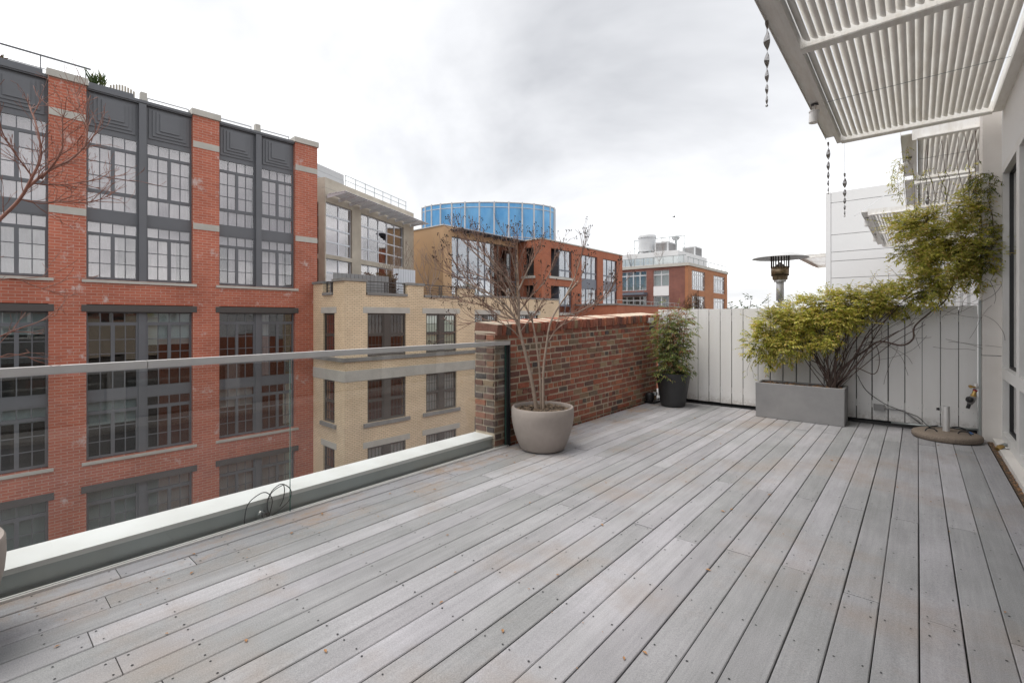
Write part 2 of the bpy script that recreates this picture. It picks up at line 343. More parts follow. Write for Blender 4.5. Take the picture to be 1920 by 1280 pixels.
def link(name, me, mat, parent=None, kind=None, label=None):
    if mat and not me.materials: me.materials.append(MATS[mat])
    o = bpy.data.objects.new(name, me); C.objects.link(o)
    if parent is not None: o.parent = parent; WM[o.name] = wmat(parent)
    if kind: o['kind'] = kind
    if label: o['label'] = label
    return o
def thing(name, label, cat, loc=(0, 0, 0), rz=0, group=None):
    o = bpy.data.objects.new(name, None); C.objects.link(o); o.empty_display_size = 0.1
    o.location = loc; o.rotation_euler = (0, 0, rz); WM[o.name] = Matrix.Translation(loc) @ Matrix.Rotation(rz, 4, 'Z')
    o['label'] = label; o['category'] = cat
    if group: o['group'] = group
    return o
def tag(o, label, cat, group=None):
    o['label'] = label; o['category'] = cat
    if group: o['group'] = group
    return o
class Frame:
    """facade frame: s along the wall, d into the wall, z up"""
    def __init__(f, o=(0, 0), su=(1, 0), du=(0, 1)):
        f.o, f.su, f.du = o, su, du; f.flip = (su[0] * du[1] - su[1] * du[0]) < 0
    def __call__(f, s, d, z): return (f.o[0] + s * f.su[0] + d * f.du[0], f.o[1] + s * f.su[1] + d * f.du[1], z)
UNIT = MB().box(-.5, .5, -.5, .5, -.5, .5)
_unit = {}
def unitbox(mat):
    if mat not in _unit:
        me = UNIT.mesh('unit_' + mat); me.materials.append(MATS[mat]); _unit[mat] = me
    return _unit[mat]
def panebox(name, mat, parent, T, s0, s1, d0, d1, z0, z1, tilt=0.0):
    a, b = T(s0, d0, z0), T(s1, d1, z1)
    o = link(name, unitbox(mat), None, parent)
    o.location = [(a[i] + b[i]) / 2 for i in range(3)]; o.scale = [abs(a[i] - b[i]) for i in range(3)]
    if tilt: o.rotation_euler = (R.uniform(-tilt, tilt), R.uniform(-tilt, tilt), R.uniform(-tilt, tilt))
    return o
def wallcut(mb, T, s0, s1, z0, z1, d0, d1, ops):
    ss = sorted({s0, s1} | {v for o in ops for v in o[:2] if s0 < v < s1}); zs = sorted({z0, z1} | {v for o in ops for v in o[2:4] if z0 < v < z1})
    for j in range(len(zs) - 1):
        zm = (zs[j] + zs[j + 1]) / 2; run = None
        for i in range(len(ss) - 1):
            sm = (ss[i] + ss[i + 1]) / 2
            solid = not any(o[0] < sm < o[1] and o[2] < zm < o[3] for o in ops)
            if solid: run = [run[0], ss[i + 1]] if run else [ss[i], ss[i + 1]]
            if (not solid or i == len(ss) - 2) and run:
                mb.box(run[0], run[1], d0, d1, zs[j], zs[j + 1], T); run = None
    return mb
class Panes:
    """panes as parts while the budget lasts, the rest joined into one part"""
    def __init__(p, root, budget): p.root, p.left, p.mb = root, budget, MB()
    def put(p, parent, mat, T, *a, tilt=0.0):
        if p.left > 0: p.left -= 1; panebox('pane', mat, parent, T, *a, tilt=tilt)
        else: p.mat = mat; p.mb.box(*a, T)
    def close(p):
        if p.mb.v: p.mb.build('pane', p.mat, p.root, world=False, kind='stuff')
def window(parent, T, P, rect, subs, fmat, gmat, d=0.1, fd=0.07, tilt=0.004, name='window'):
    """rect: whole frame; subs: (s0,s1,z0,z1,cols,rows,frame,bar) leaves with their glazing bars"""
    mb = MB()
    holes = []
    for (a, b, c, e_, nc, nr, fw, bw) in subs: holes.append((a + fw, b - fw, c + fw, e_ - fw))
    wallcut(mb, T, *rect, d, d + fd, holes)
    o = None
    cells = []
    for (a, b, c, e_, nc, nr, fw, bw) in subs:
        a, b, c, e_ = a + fw, b - fw, c + fw, e_ - fw
        for i in range(1, nc):
            x = a + (b - a) * i / nc; mb.box(x - bw / 2, x + bw / 2, d + 0.012, d + 0.05, c, e_, T)
        for j in range(1, nr):
            z = c + (e_ - c) * j / nr; mb.box(a, b, d + 0.014, d + 0.048, z - bw / 2, z + bw / 2, T)
        for i in range(nc):
            for j in range(nr):
                cells.append((a + (b - a) * i / nc, a + (b - a) * (i + 1) / nc, c + (e_ - c) * j / nr, c + (e_ - c) * (j + 1) / nr))
    o = mb.build(name, fmat, parent, world=False)
    for (a, b, c, e_) in cells: P.put(o, gmat, T, a, b, d + 0.030, d + 0.036, c, e_, tilt=tilt)
    return o
def curtain(parent, T, s0, s1, z0, z1, d, mat, amp=0.045, wave=0.21, name='curtain'):
    mb = MB(); n = max(8, int((s1 - s0) / wave * 6)); v = []
    for i in range(n + 1):
        s = s0 + (s1 - s0) * i / n; dd = d + amp * math.sin(2 * math.pi * s / wave + 1.3 * math.sin(s * 3))
        v += [T(s, dd, z0), T(s, dd, z1)]
    mb.add(v, [(2 * i, 2 * i + 2, 2 * i + 3, 2 * i + 1) for i in range(n)])
    return mb.build(name, mat, parent, world=False, smooth=True)
YAW = rad(40.53)
RT = Vector((math.cos(YAW), math.sin(YAW), 0)); FW = Vector((-math.sin(YAW), math.cos(YAW), 0))

# ================================================================ SETTING: street, ground
STREET = -15.0
g = MB(); g.box(-3000, 3000, -3000, 3000, STREET - 0.5, STREET).build('ground', 'pavement_grey', kind='structure')
g = MB(); g.box(-19.0, -6.5, -400, 400, STREET + 0.004, STREET + 0.008).build('street', 'asphalt', kind='structure')
g = MB(); g.box(-6.5, -3.7, -400, 400, STREET + 0.01, STREET + 0.13).build('pavement', 'pavement_grey', kind='structure')
g = MB()
for k in range(-12, 13): g.box(-12.8, -12.68, k * 9, k * 9 + 3, STREET + 0.012, STREET + 0.016)
g.build('road_marking', 'line_paint', kind='structure')

# ================================================================ TERRACE DECK
deck = MB().box(-3.272, 0.585, -2.4, 7.60, -0.14, -0.045).build('terrace_deck', 'black_plastic', kind='structure')
WM[deck.name] = Matrix.Identity(4)
bw, pitch = 0.1378, 0.1427
bmb = MB(); c_ = 0.0035; hw = bw / 2
sec = [(-hw, -0.026), (hw, -0.026), (hw, -c_), (hw - c_, 0), (-hw + c_, 0), (-hw, -c_)]
bmb.add([(x, -0.5, z) for x, z in sec] + [(x, 0.5, z) for x, z in sec],
        [tuple(range(6)), tuple(range(11, 5, -1))] + [(i, i + 6, (i + 1) % 6 + 6, (i + 1) % 6) for i in range(6)])
board_me = bmb.mesh('deck_board'); board_me.materials.append(MATS['composite_deck'])
bm_ = bmesh.new(); bm_.from_mesh(board_me); bmesh.ops.recalc_face_normals(bm_, faces=bm_.faces); bm_.to_mesh(board_me); bm_.free()
nrow = 27; screws = MB()
for i in range(nrow):
    x = -3.272 + pitch * (i + 0.5) - 0.003
    if x + hw > 0.592: break
    if i < 2: cuts = [0.55 + 0.3 * i, 2.75 + R.uniform(-.1, .1), 5.6]
    elif i % 2: cuts = [-0.83 + R.uniform(-.05, .05), 2.85 + R.uniform(-.07, .07), 6.63 + R.uniform(-.04, .04)]
    else: cuts = [0.42 + R.uniform(-.08, .08), 4.11 + R.uniform(-.06, .06)]
    ys = [-2.4] + cuts + [7.598]
    for a, b in zip(ys[:-1], ys[1:]):
        o = link('deck_board', board_me, None, deck)
        o.location = (x + R.uniform(-.001, .001), (a + b) / 2, R.uniform(-.0022, 0.0)); o.scale = (1, b - a - R.choice((0.003, 0.004, 0.006)), 1)
        o.rotation_euler = (R.uniform(-.0004, .0004), R.uniform(-.006, .006), 0)
        spots = [a + 0.03, b - 0.03] + [y for y in [-2.2 + 0.406 * k for k in range(25)] if a + 0.1 < y < b - 0.1]
        for y in spots:
            for sx_ in (-1, 1):
                if R.random() < 0.06: continue
                px, py, r_ = x + sx_ * (0.045 + R.uniform(-.006, .006)), y + R.uniform(-.008, .008), R.uniform(.0034, .0052)
                screws.add([(px + r_ * math.cos(t_), py + r_ * math.sin(t_), 0.0016) for t_ in [k * math.pi / 3 for k in range(6)]], [tuple(range(6))])
screws.build('screw', 'black_plastic', deck, kind='stuff')
# scattered dry leaf scraps and crumbs
lit = MB()
for k in range(260):
    if R.random() < 0.45: x = -3.272 + pitch * R.randint(1, 26) + R.uniform(-.012, .012)
    else: x = R.uniform(-3.2, 0.55)
    y = R.uniform(0.0, 7.5)
    if R.random() < 0.25: x = R.uniform(-3.25, -2.8)
    s_ = R.choice((0.004, 0.006, 0.008, 0.013)) * R.uniform(.7, 1.4); a = R.uniform(0, 6.28); z = 0.004
    dx_, dy_ = math.cos(a) * s_, math.sin(a) * s_
    lit.add([(x - dx_, y - dy_, z), (x + dy_ * .5, y - dx_ * .5, z + s_ * .3), (x + dx_, y + dy_, z + .001), (x - dy_ * .5, y + dx_ * .5, z + s_ * .25)], [(0, 1, 2), (0, 2, 3)])
o = lit.build('leaf_litter', 'dry_leaf', kind='stuff'); tag(o, 'tiny dry leaf scraps scattered over the grey deck boards', 'leaf litter')

# gutter strip and threshold on the house side of the deck
MB().box(0.588, 0.66, -2.4, 7.40, -0.14, -0.02).build('gutter_strip', 'debris', kind='structure')
MB().box(0.628, 0.74, -2.4, 7.38, -0.10, 0.028).build('threshold', 'pillar_render', kind='structure')
gl = MB()
for k in range(420):
    x, y = R.uniform(.592, .63), R.uniform(2.5, 7.35); s_ = R.uniform(.004, .016); a = R.uniform(0, 6.28); z = -0.018 + R.uniform(0, .012)
    dx_, dy_ = math.cos(a) * s_, math.sin(a) * s_
    gl.add([(x - dx_, y - dy_, z), (x + dy_ * .5, y - dx_ * .5, z + s_ * .3), (x + dx_, y + dy_, z + .002), (x - dy_ * .5, y + dx_ * .5, z + s_ * .2)], [(0, 1, 2), (0, 2, 3)])
o = gl.build('leaf_litter', 'dry_leaf', kind='stuff'); tag(o, 'brown leaf litter caught in the gutter beside the threshold', 'leaf litter')

# ================================================================ PARAPET + GLASS RAILING
par = thing('parapet', 'low parapet kerb with white membrane top along the glass rail', 'parapet', (-3.47, 0.5, 0))
MB().box(-3.59, -3.352, -3.2, 3.86, -1.2, 0.112).build('kerb', 'galvanised', par)
MB().box(-3.605, -3.345, -3.2, 3.86, 0.113, 0.128).build('membrane', 'membrane', par)
MB().box(-3.349, -3.341, -3.2, 3.86, 0.100, 0.1275).build('edge_trim', 'white_paint', par)
MB().box(-3.60, -3.25, -3.2, 3.60, -1.35, -1.2).build('soffit', 'galvanised', par)
rail = thing('glass_railing', 'frameless glass railing with brushed steel top rail along the parapet', 'railing', (-3.29, 0.5, 0))
for a, b in ((-3.0, -0.77), (-0.76, 1.49), (1.50, 3.745)):
    p = MB().box(-3.296, -3.284, a, b, 0.004, 1.068).build('glass_panel', 'rail_glass', rail)
    MB().box(-3.2955, -3.2845, b + 0.0005, b + 0.0025, 0.004, 1.066).build('edge', 'glass_edge', p)
MB().box(-3.312, -3.297, -3.0, 3.77, -0.04, 0.010).box(-3.283, -3.270, -3.0, 3.77, -0.04, 0.012).build('base_channel', 'white_paint', rail)
for a, b in ((-3.0, 0.688), (0.692, 3.79)):
    MB().box(-3.314, -3.266, a, b, 1.062, 1.068).box(-3.316, -3.264, a, b, 1.068, 1.104).build('top_rail', 'brushed_steel', rail)
MB().box(-3.312, -3.268, 3.748, 3.756, 0, 1.062).box(-3.318, -3.262, 3.768, 3.792, 0, 1.062).box(-3.30, -3.28, 3.756, 3.768, 0.0, 1.06).build('end_post', 'black_steel', rail)
# cable loops and small flood lamp behind the glass
cab = thing('cable', 'black cable looping up behind the glass near a panel seam', 'cable', (-3.325, 1.3, 0))
pts = [(1.21, -.01), (1.22, .087), (1.244, .14), (1.294, .17), (1.336, .177), (1.37, .153), (1.388, .107), (1.379, .056), (1.366, .01)]
pts2 = [(1.366, .01), (1.353, .063), (1.353, .108), (1.37, .157), (1.405, .193), (1.45, .204), (1.496, .169), (1.514, .126), (1.496, .076), (1.441, .037), (1.379, .006)]
pts3 = [(1.366, .02), (1.358, .09), (1.375, .145), (1.41, .175), (1.455, .190), (1.466, .188), (1.472, .15), (1.462, .09), (1.44, .05)]
def smoothpath(p, k=4):
    p = [Vector(q) for q in p]; o = []
    for i in range(len(p) - 1):
        a, b, c, d = p[max(i - 1, 0)], p[i], p[i + 1], p[min(i + 2, len(p) - 1)]
        for j in range(k):
            t_ = j / k
            o.append(0.5 * ((2 * b) + (c - a) * t_ + (2 * a - 5 * b + 4 * c - d) * t_ ** 2 + (3 * b - a - 3 * c + d) * t_ ** 3))
    o.append(p[-1]); return o
for q, off in ((pts, 0), (pts2, .006), (pts3, -.006)):
    MB().tube(smoothpath([(-3.325 + off, y, z) for y, z in q]), 0.0032, 6).build('cable_loop', 'rubber', cab, smooth=True)
lamp = thing('kerb_lamp', 'small clear dome lamp tucked behind the glass beside cable loops', 'lamp', (-3.33, 1.31, 0.0))
MB().lathe([(0.0, .062), (.012, .060), (.024, .05), (.032, .035), (.034, .012), (.034, .0)], 20, (-3.33, 1.315, 0.005)).build('dome', 'glass_window', lamp, smooth=True)
MB().box(-3.345, -3.315, 1.325, 1.365, 0.008, 0.03).build('base', 'black_plastic', lamp)

# ================================================================ OLD BRICK WALL
def lift(y): return 1 + 0.105 * max(0, (y - 3.6) / 3.9)
wallX, wallB, wy0, wy1 = -3.318, -3.596, 3.597, 7.61
bwall = thing('brick_wall', 'weathered old red brick wall with a rowlock cap beside the deck', 'wall', (-3.45, 5.6, 0))
core = MB(); n = 12
for i in range(n):
    a, b = wy0 + 0.008 + (wy1 - wy0 - .01) * i / n, wy0 + 0.008 + (wy1 - wy0 - .01) * (i + 1) / n
    za_, zb_ = 1.205 * lift(a), 1.205 * lift(b); x0, x1 = wallB + .002, wallX - .0015
    core.add([(x0, a, -1.2), (x1, a, -1.2), (x1, b, -1.2), (x0, b, -1.2), (x0, a, za_), (x1, a, za_), (x1, b, zb_), (x0, b, zb_)],
             [(0, 3, 2, 1), (4, 5, 6, 7), (0, 1, 5, 4), (1, 2, 6, 5), (2, 3, 7, 6), (3, 0, 4, 7)])
for i in range(n):
    a, b = wy0 + .004 + (wy1 - wy0 - .01) * i / n, wy0 + .004 + (wy1 - wy0 - .01) * (i + 1) / n; x0, x1 = wallB - .008, wallX + .012
    v = [(x, y_, z_ * lift(y_)) for y_ in (a, b) for x, z_ in ((x0, 1.185), (x1, 1.185), (x1, 1.272), (x0, 1.30))]
    core.add(v, [(0, 1, 2, 3), (7, 6, 5, 4), (0, 4, 5, 1), (1, 5, 6, 2), (2, 6, 7, 3), (3, 7, 4, 0)])
core.build('mortar', 'mortar', bwall)
def brickmesh(seed, mat='old_brick'):
    bm = bmesh.new(); bmesh.ops.create_cube(bm, size=1.0)
    bmesh.ops.bevel(bm, geom=bm.edges[:], offset=0.04, segments=1, affect='EDGES')
    rr = random.Random(seed)
    for v in bm.verts: v.co += Vector((rr.uniform(-.03, .03), rr.uniform(-.022, .022), rr.uniform(-.05, .05)))
    me = bpy.data.meshes.new('brick'); bm.to_mesh(me); bm.free(); me.materials.append(MATS[mat]); return me
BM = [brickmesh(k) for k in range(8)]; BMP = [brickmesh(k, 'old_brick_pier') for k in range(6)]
bricks = []      # (distance, location, scale)
CH = 0.0685
for r_ in range(-1, 17):
    z = CH * (r_ + 0.5) + 0.012
    pat = {0: 'S', 1: 'M', 2: 'S', 3: 'H'}[r_ % 4]
    y = wy0 + (0.0 if r_ % 2 else 0.0); first = True
    while y < wy1 - .03:
        L = {'S': 0.205, 'H': 0.098, 'M': R.choice((0.205, 0.098, 0.15))}[pat] * R.uniform(.88, 1.1)
        if first and r_ % 2: L *= 0.6
        first = False; L = min(L, wy1 - y)
        yc = y + L / 2
        bricks.append((yc, (wallX - 0.05 + R.uniform(-.004, .006), yc, z * lift(yc)), (0.11, L - 0.017, (CH - .0165) * lift(yc) * R.uniform(.93, 1.03)), 0))
        y += L
    # pier end: its face looks down the parapet
    x = wallB
    cuts = (0.12, 0.16) if r_ % 2 else (0.165, 0.115)
    for L in cuts:
        if z > 0.12: bricks.append((0, (x + L / 2, wy0 + 0.045 + R.uniform(-.005, .005), z), (L - .016, 0.10, CH - .016), 1))
        x += L
y = wy0 - 0.005
while y < wy1 - .02:
    L = R.uniform(.066, .084) if y > 3.68 else 0.10
    zt = 1.235 * lift(y)
    bricks.append((y - 3, ((wallX + wallB) / 2 + 0.008, y + L / 2, zt + R.uniform(-.006, .006)), (0.325, L - .015, 0.108), 2))
    y += L
# outer side of the wall, seen only from other positions
bricks.sort(key=lambda q: q[0])
joined = MB(); cnt = 0
for dist, loc, sc_, k in bricks:
    rot = Matrix.Rotation(R.uniform(-.012, .012), 4, 'X') @ Matrix.Rotation(R.uniform(-.01, .01), 4, 'Z')
    if k == 2: rot = Matrix.Rotation(0.10 + R.uniform(-.02, .02), 4, 'Y') @ rot
    if cnt < 300:
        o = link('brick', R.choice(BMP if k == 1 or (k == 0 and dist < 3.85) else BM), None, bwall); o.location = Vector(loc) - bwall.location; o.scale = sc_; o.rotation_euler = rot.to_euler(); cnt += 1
    else:
        me = R.choice(BM); M = Matrix.Translation(loc) @ rot @ Matrix.Diagonal((*sc_, 1))
        joined.add([tuple(M @ v.co) for v in me.vertices], [tuple(p.vertices) for p in me.polygons])
joined.build('brick', 'old_brick_joined', bwall, kind='stuff')

# small things on the brick wall
ob = thing('outlet_box', 'white outlet box fixed high on the brick wall', 'outlet', (-3.28, 7.28, 1.30))
MB().box(-3.31, -3.26, 7.22, 7.36, 1.27, 1.35).build('box', 'white_paint', ob)
MB().box(-3.259, -3.255, 7.235, 7.28, 1.285, 1.335).box(-3.259, -3.255, 7.30, 7.345, 1.285, 1.335).build('cover', 'light_metal', ob)
fl = thing('flood_light', 'small black flood light low on the brick wall by the black pot', 'light', (-3.24, 7.16, 0))
MB().lathe([(0, -.075), (.05, -.07), (.068, -.03), (.07, .03), (.058, .07), (0, .075)], 14, (-3.22, 7.12, 0.10)).build('housing', 'black_plastic', fl, smooth=True)
MB().box(-3.21, -3.15, 7.20, 7.26, 0.12, 0.165).build('lens', 'light_metal', fl)
MB().box(-3.30, -3.14, 7.10, 7.34, 0.002, 0.03).build('bracket', 'black_plastic', fl)

# ================================================================ FENCE
fence = thing('white_fence', 'white vertical board fence across the end of the deck', 'fence', (-1.3, 7.64, 0))
seams = [-3.305, -3.145, -2.982, -2.821, -2.644, -2.474, -2.307, -2.142, -1.979, -1.778, -1.616, -1.453, -1.288, -1.124, -.961, -.785, -.607, -.442, -.281, -.116, .044, .208, .369, .527]
for a, b in zip(seams[:-1], seams[1:]):
    gp = R.choice((0.009, 0.011, 0.013, 0.005))
    d_ = R.uniform(-.003, .003)
    o = MB().box(a + gp / 2, b - gp / 2, 7.63 + d_, 7.652 + d_, 0.05 + R.uniform(-.004, .004), 1.49 + R.uniform(-.004, .004)).build('fence_board', 'fence_paint', fence)
for z in (0.2, 1.30): MB().box(-3.30, 0.53, 7.656, 7.70, z, z + .09).build('fence_rail', 'fence_paint', fence)
MB().box(-3.30, 0.53, 7.60, 7.66, -0.14, 0.012).build('bottom_rail', 'black_plastic', fence)
MB().box(-3.30, 0.53, 7.701, 7.706, -.1, 1.44).build('gap_shade_sheet', 'black_plastic', fence)  # black sheet added so the gaps between boards read as shade
scr = MB()
for a, b in zip(seams[:-1], seams[1:]):
    for z in (0.10, 0.245, 1.345, 1.455):
        for x in (a + .035, b - .035):
            scr.add([(x + .0035 * math.cos(k * 1.0472), 7.6262, z + .0035 * math.sin(k * 1.0472)) for k in range(6)], [tuple(range(6))])
scr.build('screw', 'galvanised', fence, kind='stuff')

# ================================================================ OUR HOUSE (right) and the mass below the terrace
house = thing('white_house', 'white rendered house wall with tall framed glazing at the right edge', 'house', (0.8, 2.5, 0))
MB().box(0.552, 0.80, 7.42, 7.80, -0.12, 0.925).box(0.552, 0.80, 7.42, 7.80, 0.935, 3.72).build('pillar', 'pillar_render', house)
MB().box(0.556, 0.80, 7.424, 7.79, 0.925, 0.935).build('joint', 'dark_stone', house)
MB().box(0.70, 1.2, -8, 7.42, 2.98, 3.72).build('upper_wall', 'white_render', house)
MB().box(0.705, 9.0, -8, 19.49, 3.721, 3.85).build('roof', 'roof_grey', house)
MB().box(0.805, 9.0, 7.81, 19.49, -0.2, 3.72).build('side_wall', 'white_render', house)
MB().box(3.0, 3.1, -8, 7.8, -0.1, 3.7).box(0.8, 3.1, -8, 7.8, -0.14, -0.02).box(0.8, 3.1, 7.55, 7.79, 0, 3.7).build('room', 'room_pale', house)
T = Frame((0.70, 7.42), (0, -1), (1, 0))
P_ = Panes(house, 60)
s0 = 0.0
for k in range(6):
    L = 1.08 if k == 0 else 1.25
    subs = [(s0 + .02, s0 + L, 0.74, 2.96, 1, 1, 0.055, 0), (s0 + .02, s0 + L, 0.05, 0.70, 1, 1, 0.055, 0)]
    ws_ = []
    mb = MB(); hol = [(a + f, b - f, c + f, e_ - f) for a, b, c, e_, _, _, f, _ in subs]
    # house frame is deep: inner 60 mm behind a flush outer face
    mbx = wallcut(MB(), T, s0, s0 + L + .02, 0.03, 2.98, 0.0, 0.09, [(s0 + .085, s0 + L - .065, .805, 2.90), (s0 + .085, s0 + L - .065, .115, .69)])
    wo = mbx.build('window', 'white_paint', house, world=True)
    for (c, e_) in ((.805, 2.90), (.115, .69)):
        a, b = s0 + .085, s0 + L - .065
        gs = MB()
        wallcut(gs, T, a + .001, b - .001, c + .001, e_ - .001, .05, .085, [(a + .022, b - .022, c + .022, e_ - .022)])
        gs.build('gasket', 'black_plastic', wo, world=True)
        mp_ = MB().box(a + .02, b - .02, .066, .072, c + .02, e_ - .02, T); mp_.build('pane', 'glass_house', wo, world=True)
    s0 += L + .02
apt = thing('brick_terrace_block', 'brick block carrying the roof terrace above the street', 'building', (0, 0, STREET))
MB().box(-3.58, 9, -12, 7.62, STREET, -1.36).box(-3.58, 9, -12, -2.45, -1.36, 0.6).build('wall', 'street_brick', apt)
MB().box(-3.25, 9, -2.4, 7.62, -1.36, -0.145).build('slab', 'concrete', apt)
MB().box(-3.9, 9, 7.62, 30, STREET, -0.10).build('neighbour_wall', 'orange_brick', apt)
MB().box(-3.85, 0.8, 7.71, 19.5, -0.10, -0.02).build('neighbour_deck', 'cement', apt)
for zz_ in (-4.6, -8.0):
    for k in range(6):
        y = -10 + k * 3.0
        MB().box(-3.60, -3.50, y, y + 1.5, zz_, zz_ + 2.2).build('window', 'room_dark', apt)
# hose bib, conduit, box, post at the fence/house corner
post = thing('galvanised_post', 'galvanised steel post between white fence and pillar', 'post', (0.54, 7.56, 0))
MB().box(0.532, 0.549, 7.53, 7.60, 0.0, 1.55).box(0.528, 0.5315, 7.53, 7.56, 0.0, 1.55).build('angle', 'galvanised', post)
bib = thing('hose_tap', 'brass hose tap with grey timer hanging at the fence corner', 'tap', (0.50, 7.53, 0.55))
MB().tube([(0.545, 7.56, .555), (0.505, 7.53, .56)], 0.013, 10).tube([(.505, 7.53, .60), (.505, 7.53, .535)], .018, 10).build('valve', 'brushed_steel', bib, smooth=True)
MB().tube([(.50, 7.52, .56), (.462, 7.50, .565)], .010, 8).tube([(.462, 7.48, .565), (.458, 7.53, .567)], .017, 8).build('handle', 'brass', bib)
MB().tube([(.505, 7.53, .532), (.497, 7.53, .515)], .022, 10).build('washer', 'red_plastic', bib)
MB().tube([(.497, 7.53, .515), (.485, 7.525, .465)], [.017, .021], 10).tube([(.487, 7.525, .475), (.483, 7.525, .452)], .026, 8).build('fitting', 'brass', bib)
MB().tube([(.482, 7.525, .45), (.466, 7.52, .405), (.452, 7.52, .365)], [.03, .034, .024], 12).build('timer', 'cement', bib, smooth=True)
MB().tube([(.465, 7.49, .415), (.437, 7.47, .425)], .032, 12).tube([(.452, 7.52, .368), (.437, 7.515, .312)], .018, 10).build('dial', 'black_plastic', bib, smooth=True)
jb = thing('junction_box', 'grey junction box with conduit on the white fence', 'electrical box', (-.37, 7.61, .21))
MB().box(-.425, -.315, 7.585, 7.628, .175, .25).build('box', 'cement', jb)
MB().tube([(-.315, 7.61, .205), (-.135, 7.61, .20), (-.11, 7.60, .185), (.03, 7.58, .07)], .009, 8).build('conduit', 'cement', jb, smooth=True)
cd = tag(MB().tube([(-.25, 7.57, .045), (.05, 7.57, .05), (.56, 7.57, .075)], .011, 8).build('conduit_pipe', 'galvanised', smooth=True), 'grey conduit pipe running low along the fence behind the parasol base', 'pipe')
for q, nm, lb in (([(-.62, 7.52, .02), (-.2, 7.50, .018), (.0, 7.45, .03), (.12, 7.42, .075), (.18, 7.38, .10), (.10, 7.28, .09)], 'cable', 'thick black cable trailing from the planter to the parasol base'),
                  ([(-.58, 7.45, .62), (-.5, 7.58, .42), (-.32, 7.60, .27), (-.15, 7.6, .20), (.0, 7.58, .15), (.07, 7.5, .09), (.10, 7.44, .07)], 'cable', 'thin dark wire drooping from the vine down the fence'),
                  ([(-.66, 7.56, .03), (-.3, 7.55, .028), (.1, 7.52, .05), (.32, 7.50, .07), (.5, 7.50, .05)], 'cable', 'black cable lying along the foot of the fence'),
                  ([(.30, 7.38, .10), (.36, 7.34, .115), (.42, 7.28, .10), (.44, 7.22, .08)], 'cable', 'short black cable stub with blue end on the parasol base')):
    tag(MB().tube(smoothpath(q, 5), 0.0075 if 'thin' not in lb else .004, 6).build(nm, 'rubber', smooth=True), lb, 'cable')
tag(MB().tube([(.44, 7.23, .085), (.46, 7.20, .075)], .013, 8).build('cable_plug', 'blue_plastic'), 'blue plug on the end of the cable stub', 'plug')
fit = thing('hose_fitting', 'brass and chrome hose fitting left on the white threshold', 'hose fitting', (.64, 6.9, .03))
MB().tube([(.612, 6.80, .025), (.63, 6.83, .045), (.655, 6.86, .05)], [.02, .024, .018], 8).build('body', 'brass', fit)
MB().tube([(.645, 6.93, .04), (.68, 6.97, .05), (.70, 7.0, .045)], [.014, .018, .014], 8).build('arm', 'galvanised', fit)
MB().lathe([(.022, -.006), (.026, 0), (.022, .006)], 14, (.688, 6.86, .04)).build('knob', 'brushed_steel', fit)
# parasol base
ub = thing('parasol_base', 'round aggregate parasol base with steel pole beside the house', 'parasol base', (.245, 7.18, 0))
MB().lathe([(.0, .0), (.285, .0), (.298, .012), (.300, .045), (.292, .060), (.27, .070), (0, .082)], 48, (.245, 7.18, 0.004)).build('slab', 'aggregate', ub, smooth=True, sharp=50)
MB().lathe([(.031, .07), (.031, .36), (.027, .36), (.027, .10)], 24, (.245, 7.18, 0.004)).build('pole', 'brushed_steel', ub, smooth=True, sharp=40)
MB().tube([(.212, 7.17, .325), (.185, 7.165, .325)], .005, 8).build('screw', 'brushed_steel', ub)
MB().tube([(.187, 7.165, .325), (.165, 7.16, .325)], [.016, .013], 8).build('knob', 'black_plastic', ub)
for sx_, yy in ((-.13, 7.10), (.14, 7.13)):
    MB().tube(smoothpath([(.245 + sx_ - .05, yy - .02, .07), (.245 + sx_ - .03, yy, .105), (.245 + sx_ + .03, yy + .01, .105), (.245 + sx_ + .06, yy - .02, .07)]), .007, 6).build('handle', 'rubber', ub, smooth=True)

# ================================================================ LOUVRED CANOPIES
def slatmesh(L):
    mb = MB(); n = 7; w_ = 0.040; v = []
    for yy in (-L / 2, L / 2):
        for k in range(n):
            t_ = math.pi * k / (n - 1); v.append((-math.cos(t_) * w_, yy, -math.sin(t_) * 0.016))
        for k in range(n):
            t_ = math.pi * (n - 1 - k) / (n - 1); v.append((-math.cos(t_) * w_ * .97, yy, -math.sin(t_) * 0.013 + .003))
    m_ = 2 * n
    mb.add(v, [(i, (i + 1) % m_, (i + 1) % m_ + m_, i + m_) for i in range(m_)] + [tuple(reversed(range(m_))), tuple(range(m_, 2 * m_))])
    me = mb.mesh('louvre_slat'); me.materials.append(MATS['canopy_paint'])
    bm = bmesh.new(); bm.from_mesh(me); bmesh.ops.recalc_face_normals(bm, faces=bm.faces)
    for f in bm.faces: f.smooth = True
    bm.to_mesh(me); bm.free(); me.set_sharp_from_angle(angle=rad(50)); return me
mt, t, o = newmat('canopy_paint')
g_ = worldco(t)
c = mixc(t, ramp(t, noise(t, 1, mapping(t, g_, (18, 2.5, 6)), 6, 0.65), [(0.42, 0.0), (0.78, 0.65)]), (0.80, 0.79, 0.765), (0.56, 0.51, 0.45))
c = mixc(t, ramp(t, noise(t, 26, g_, 5, 0.75), [(0.62, 0.0), (0.74, 0.55)]), c, (0.22, 0.19, 0.16))
finish(t, o, c, 0.55, 0, 0.35, noise(t, 80, g_, 3), 0.08, 0.003)
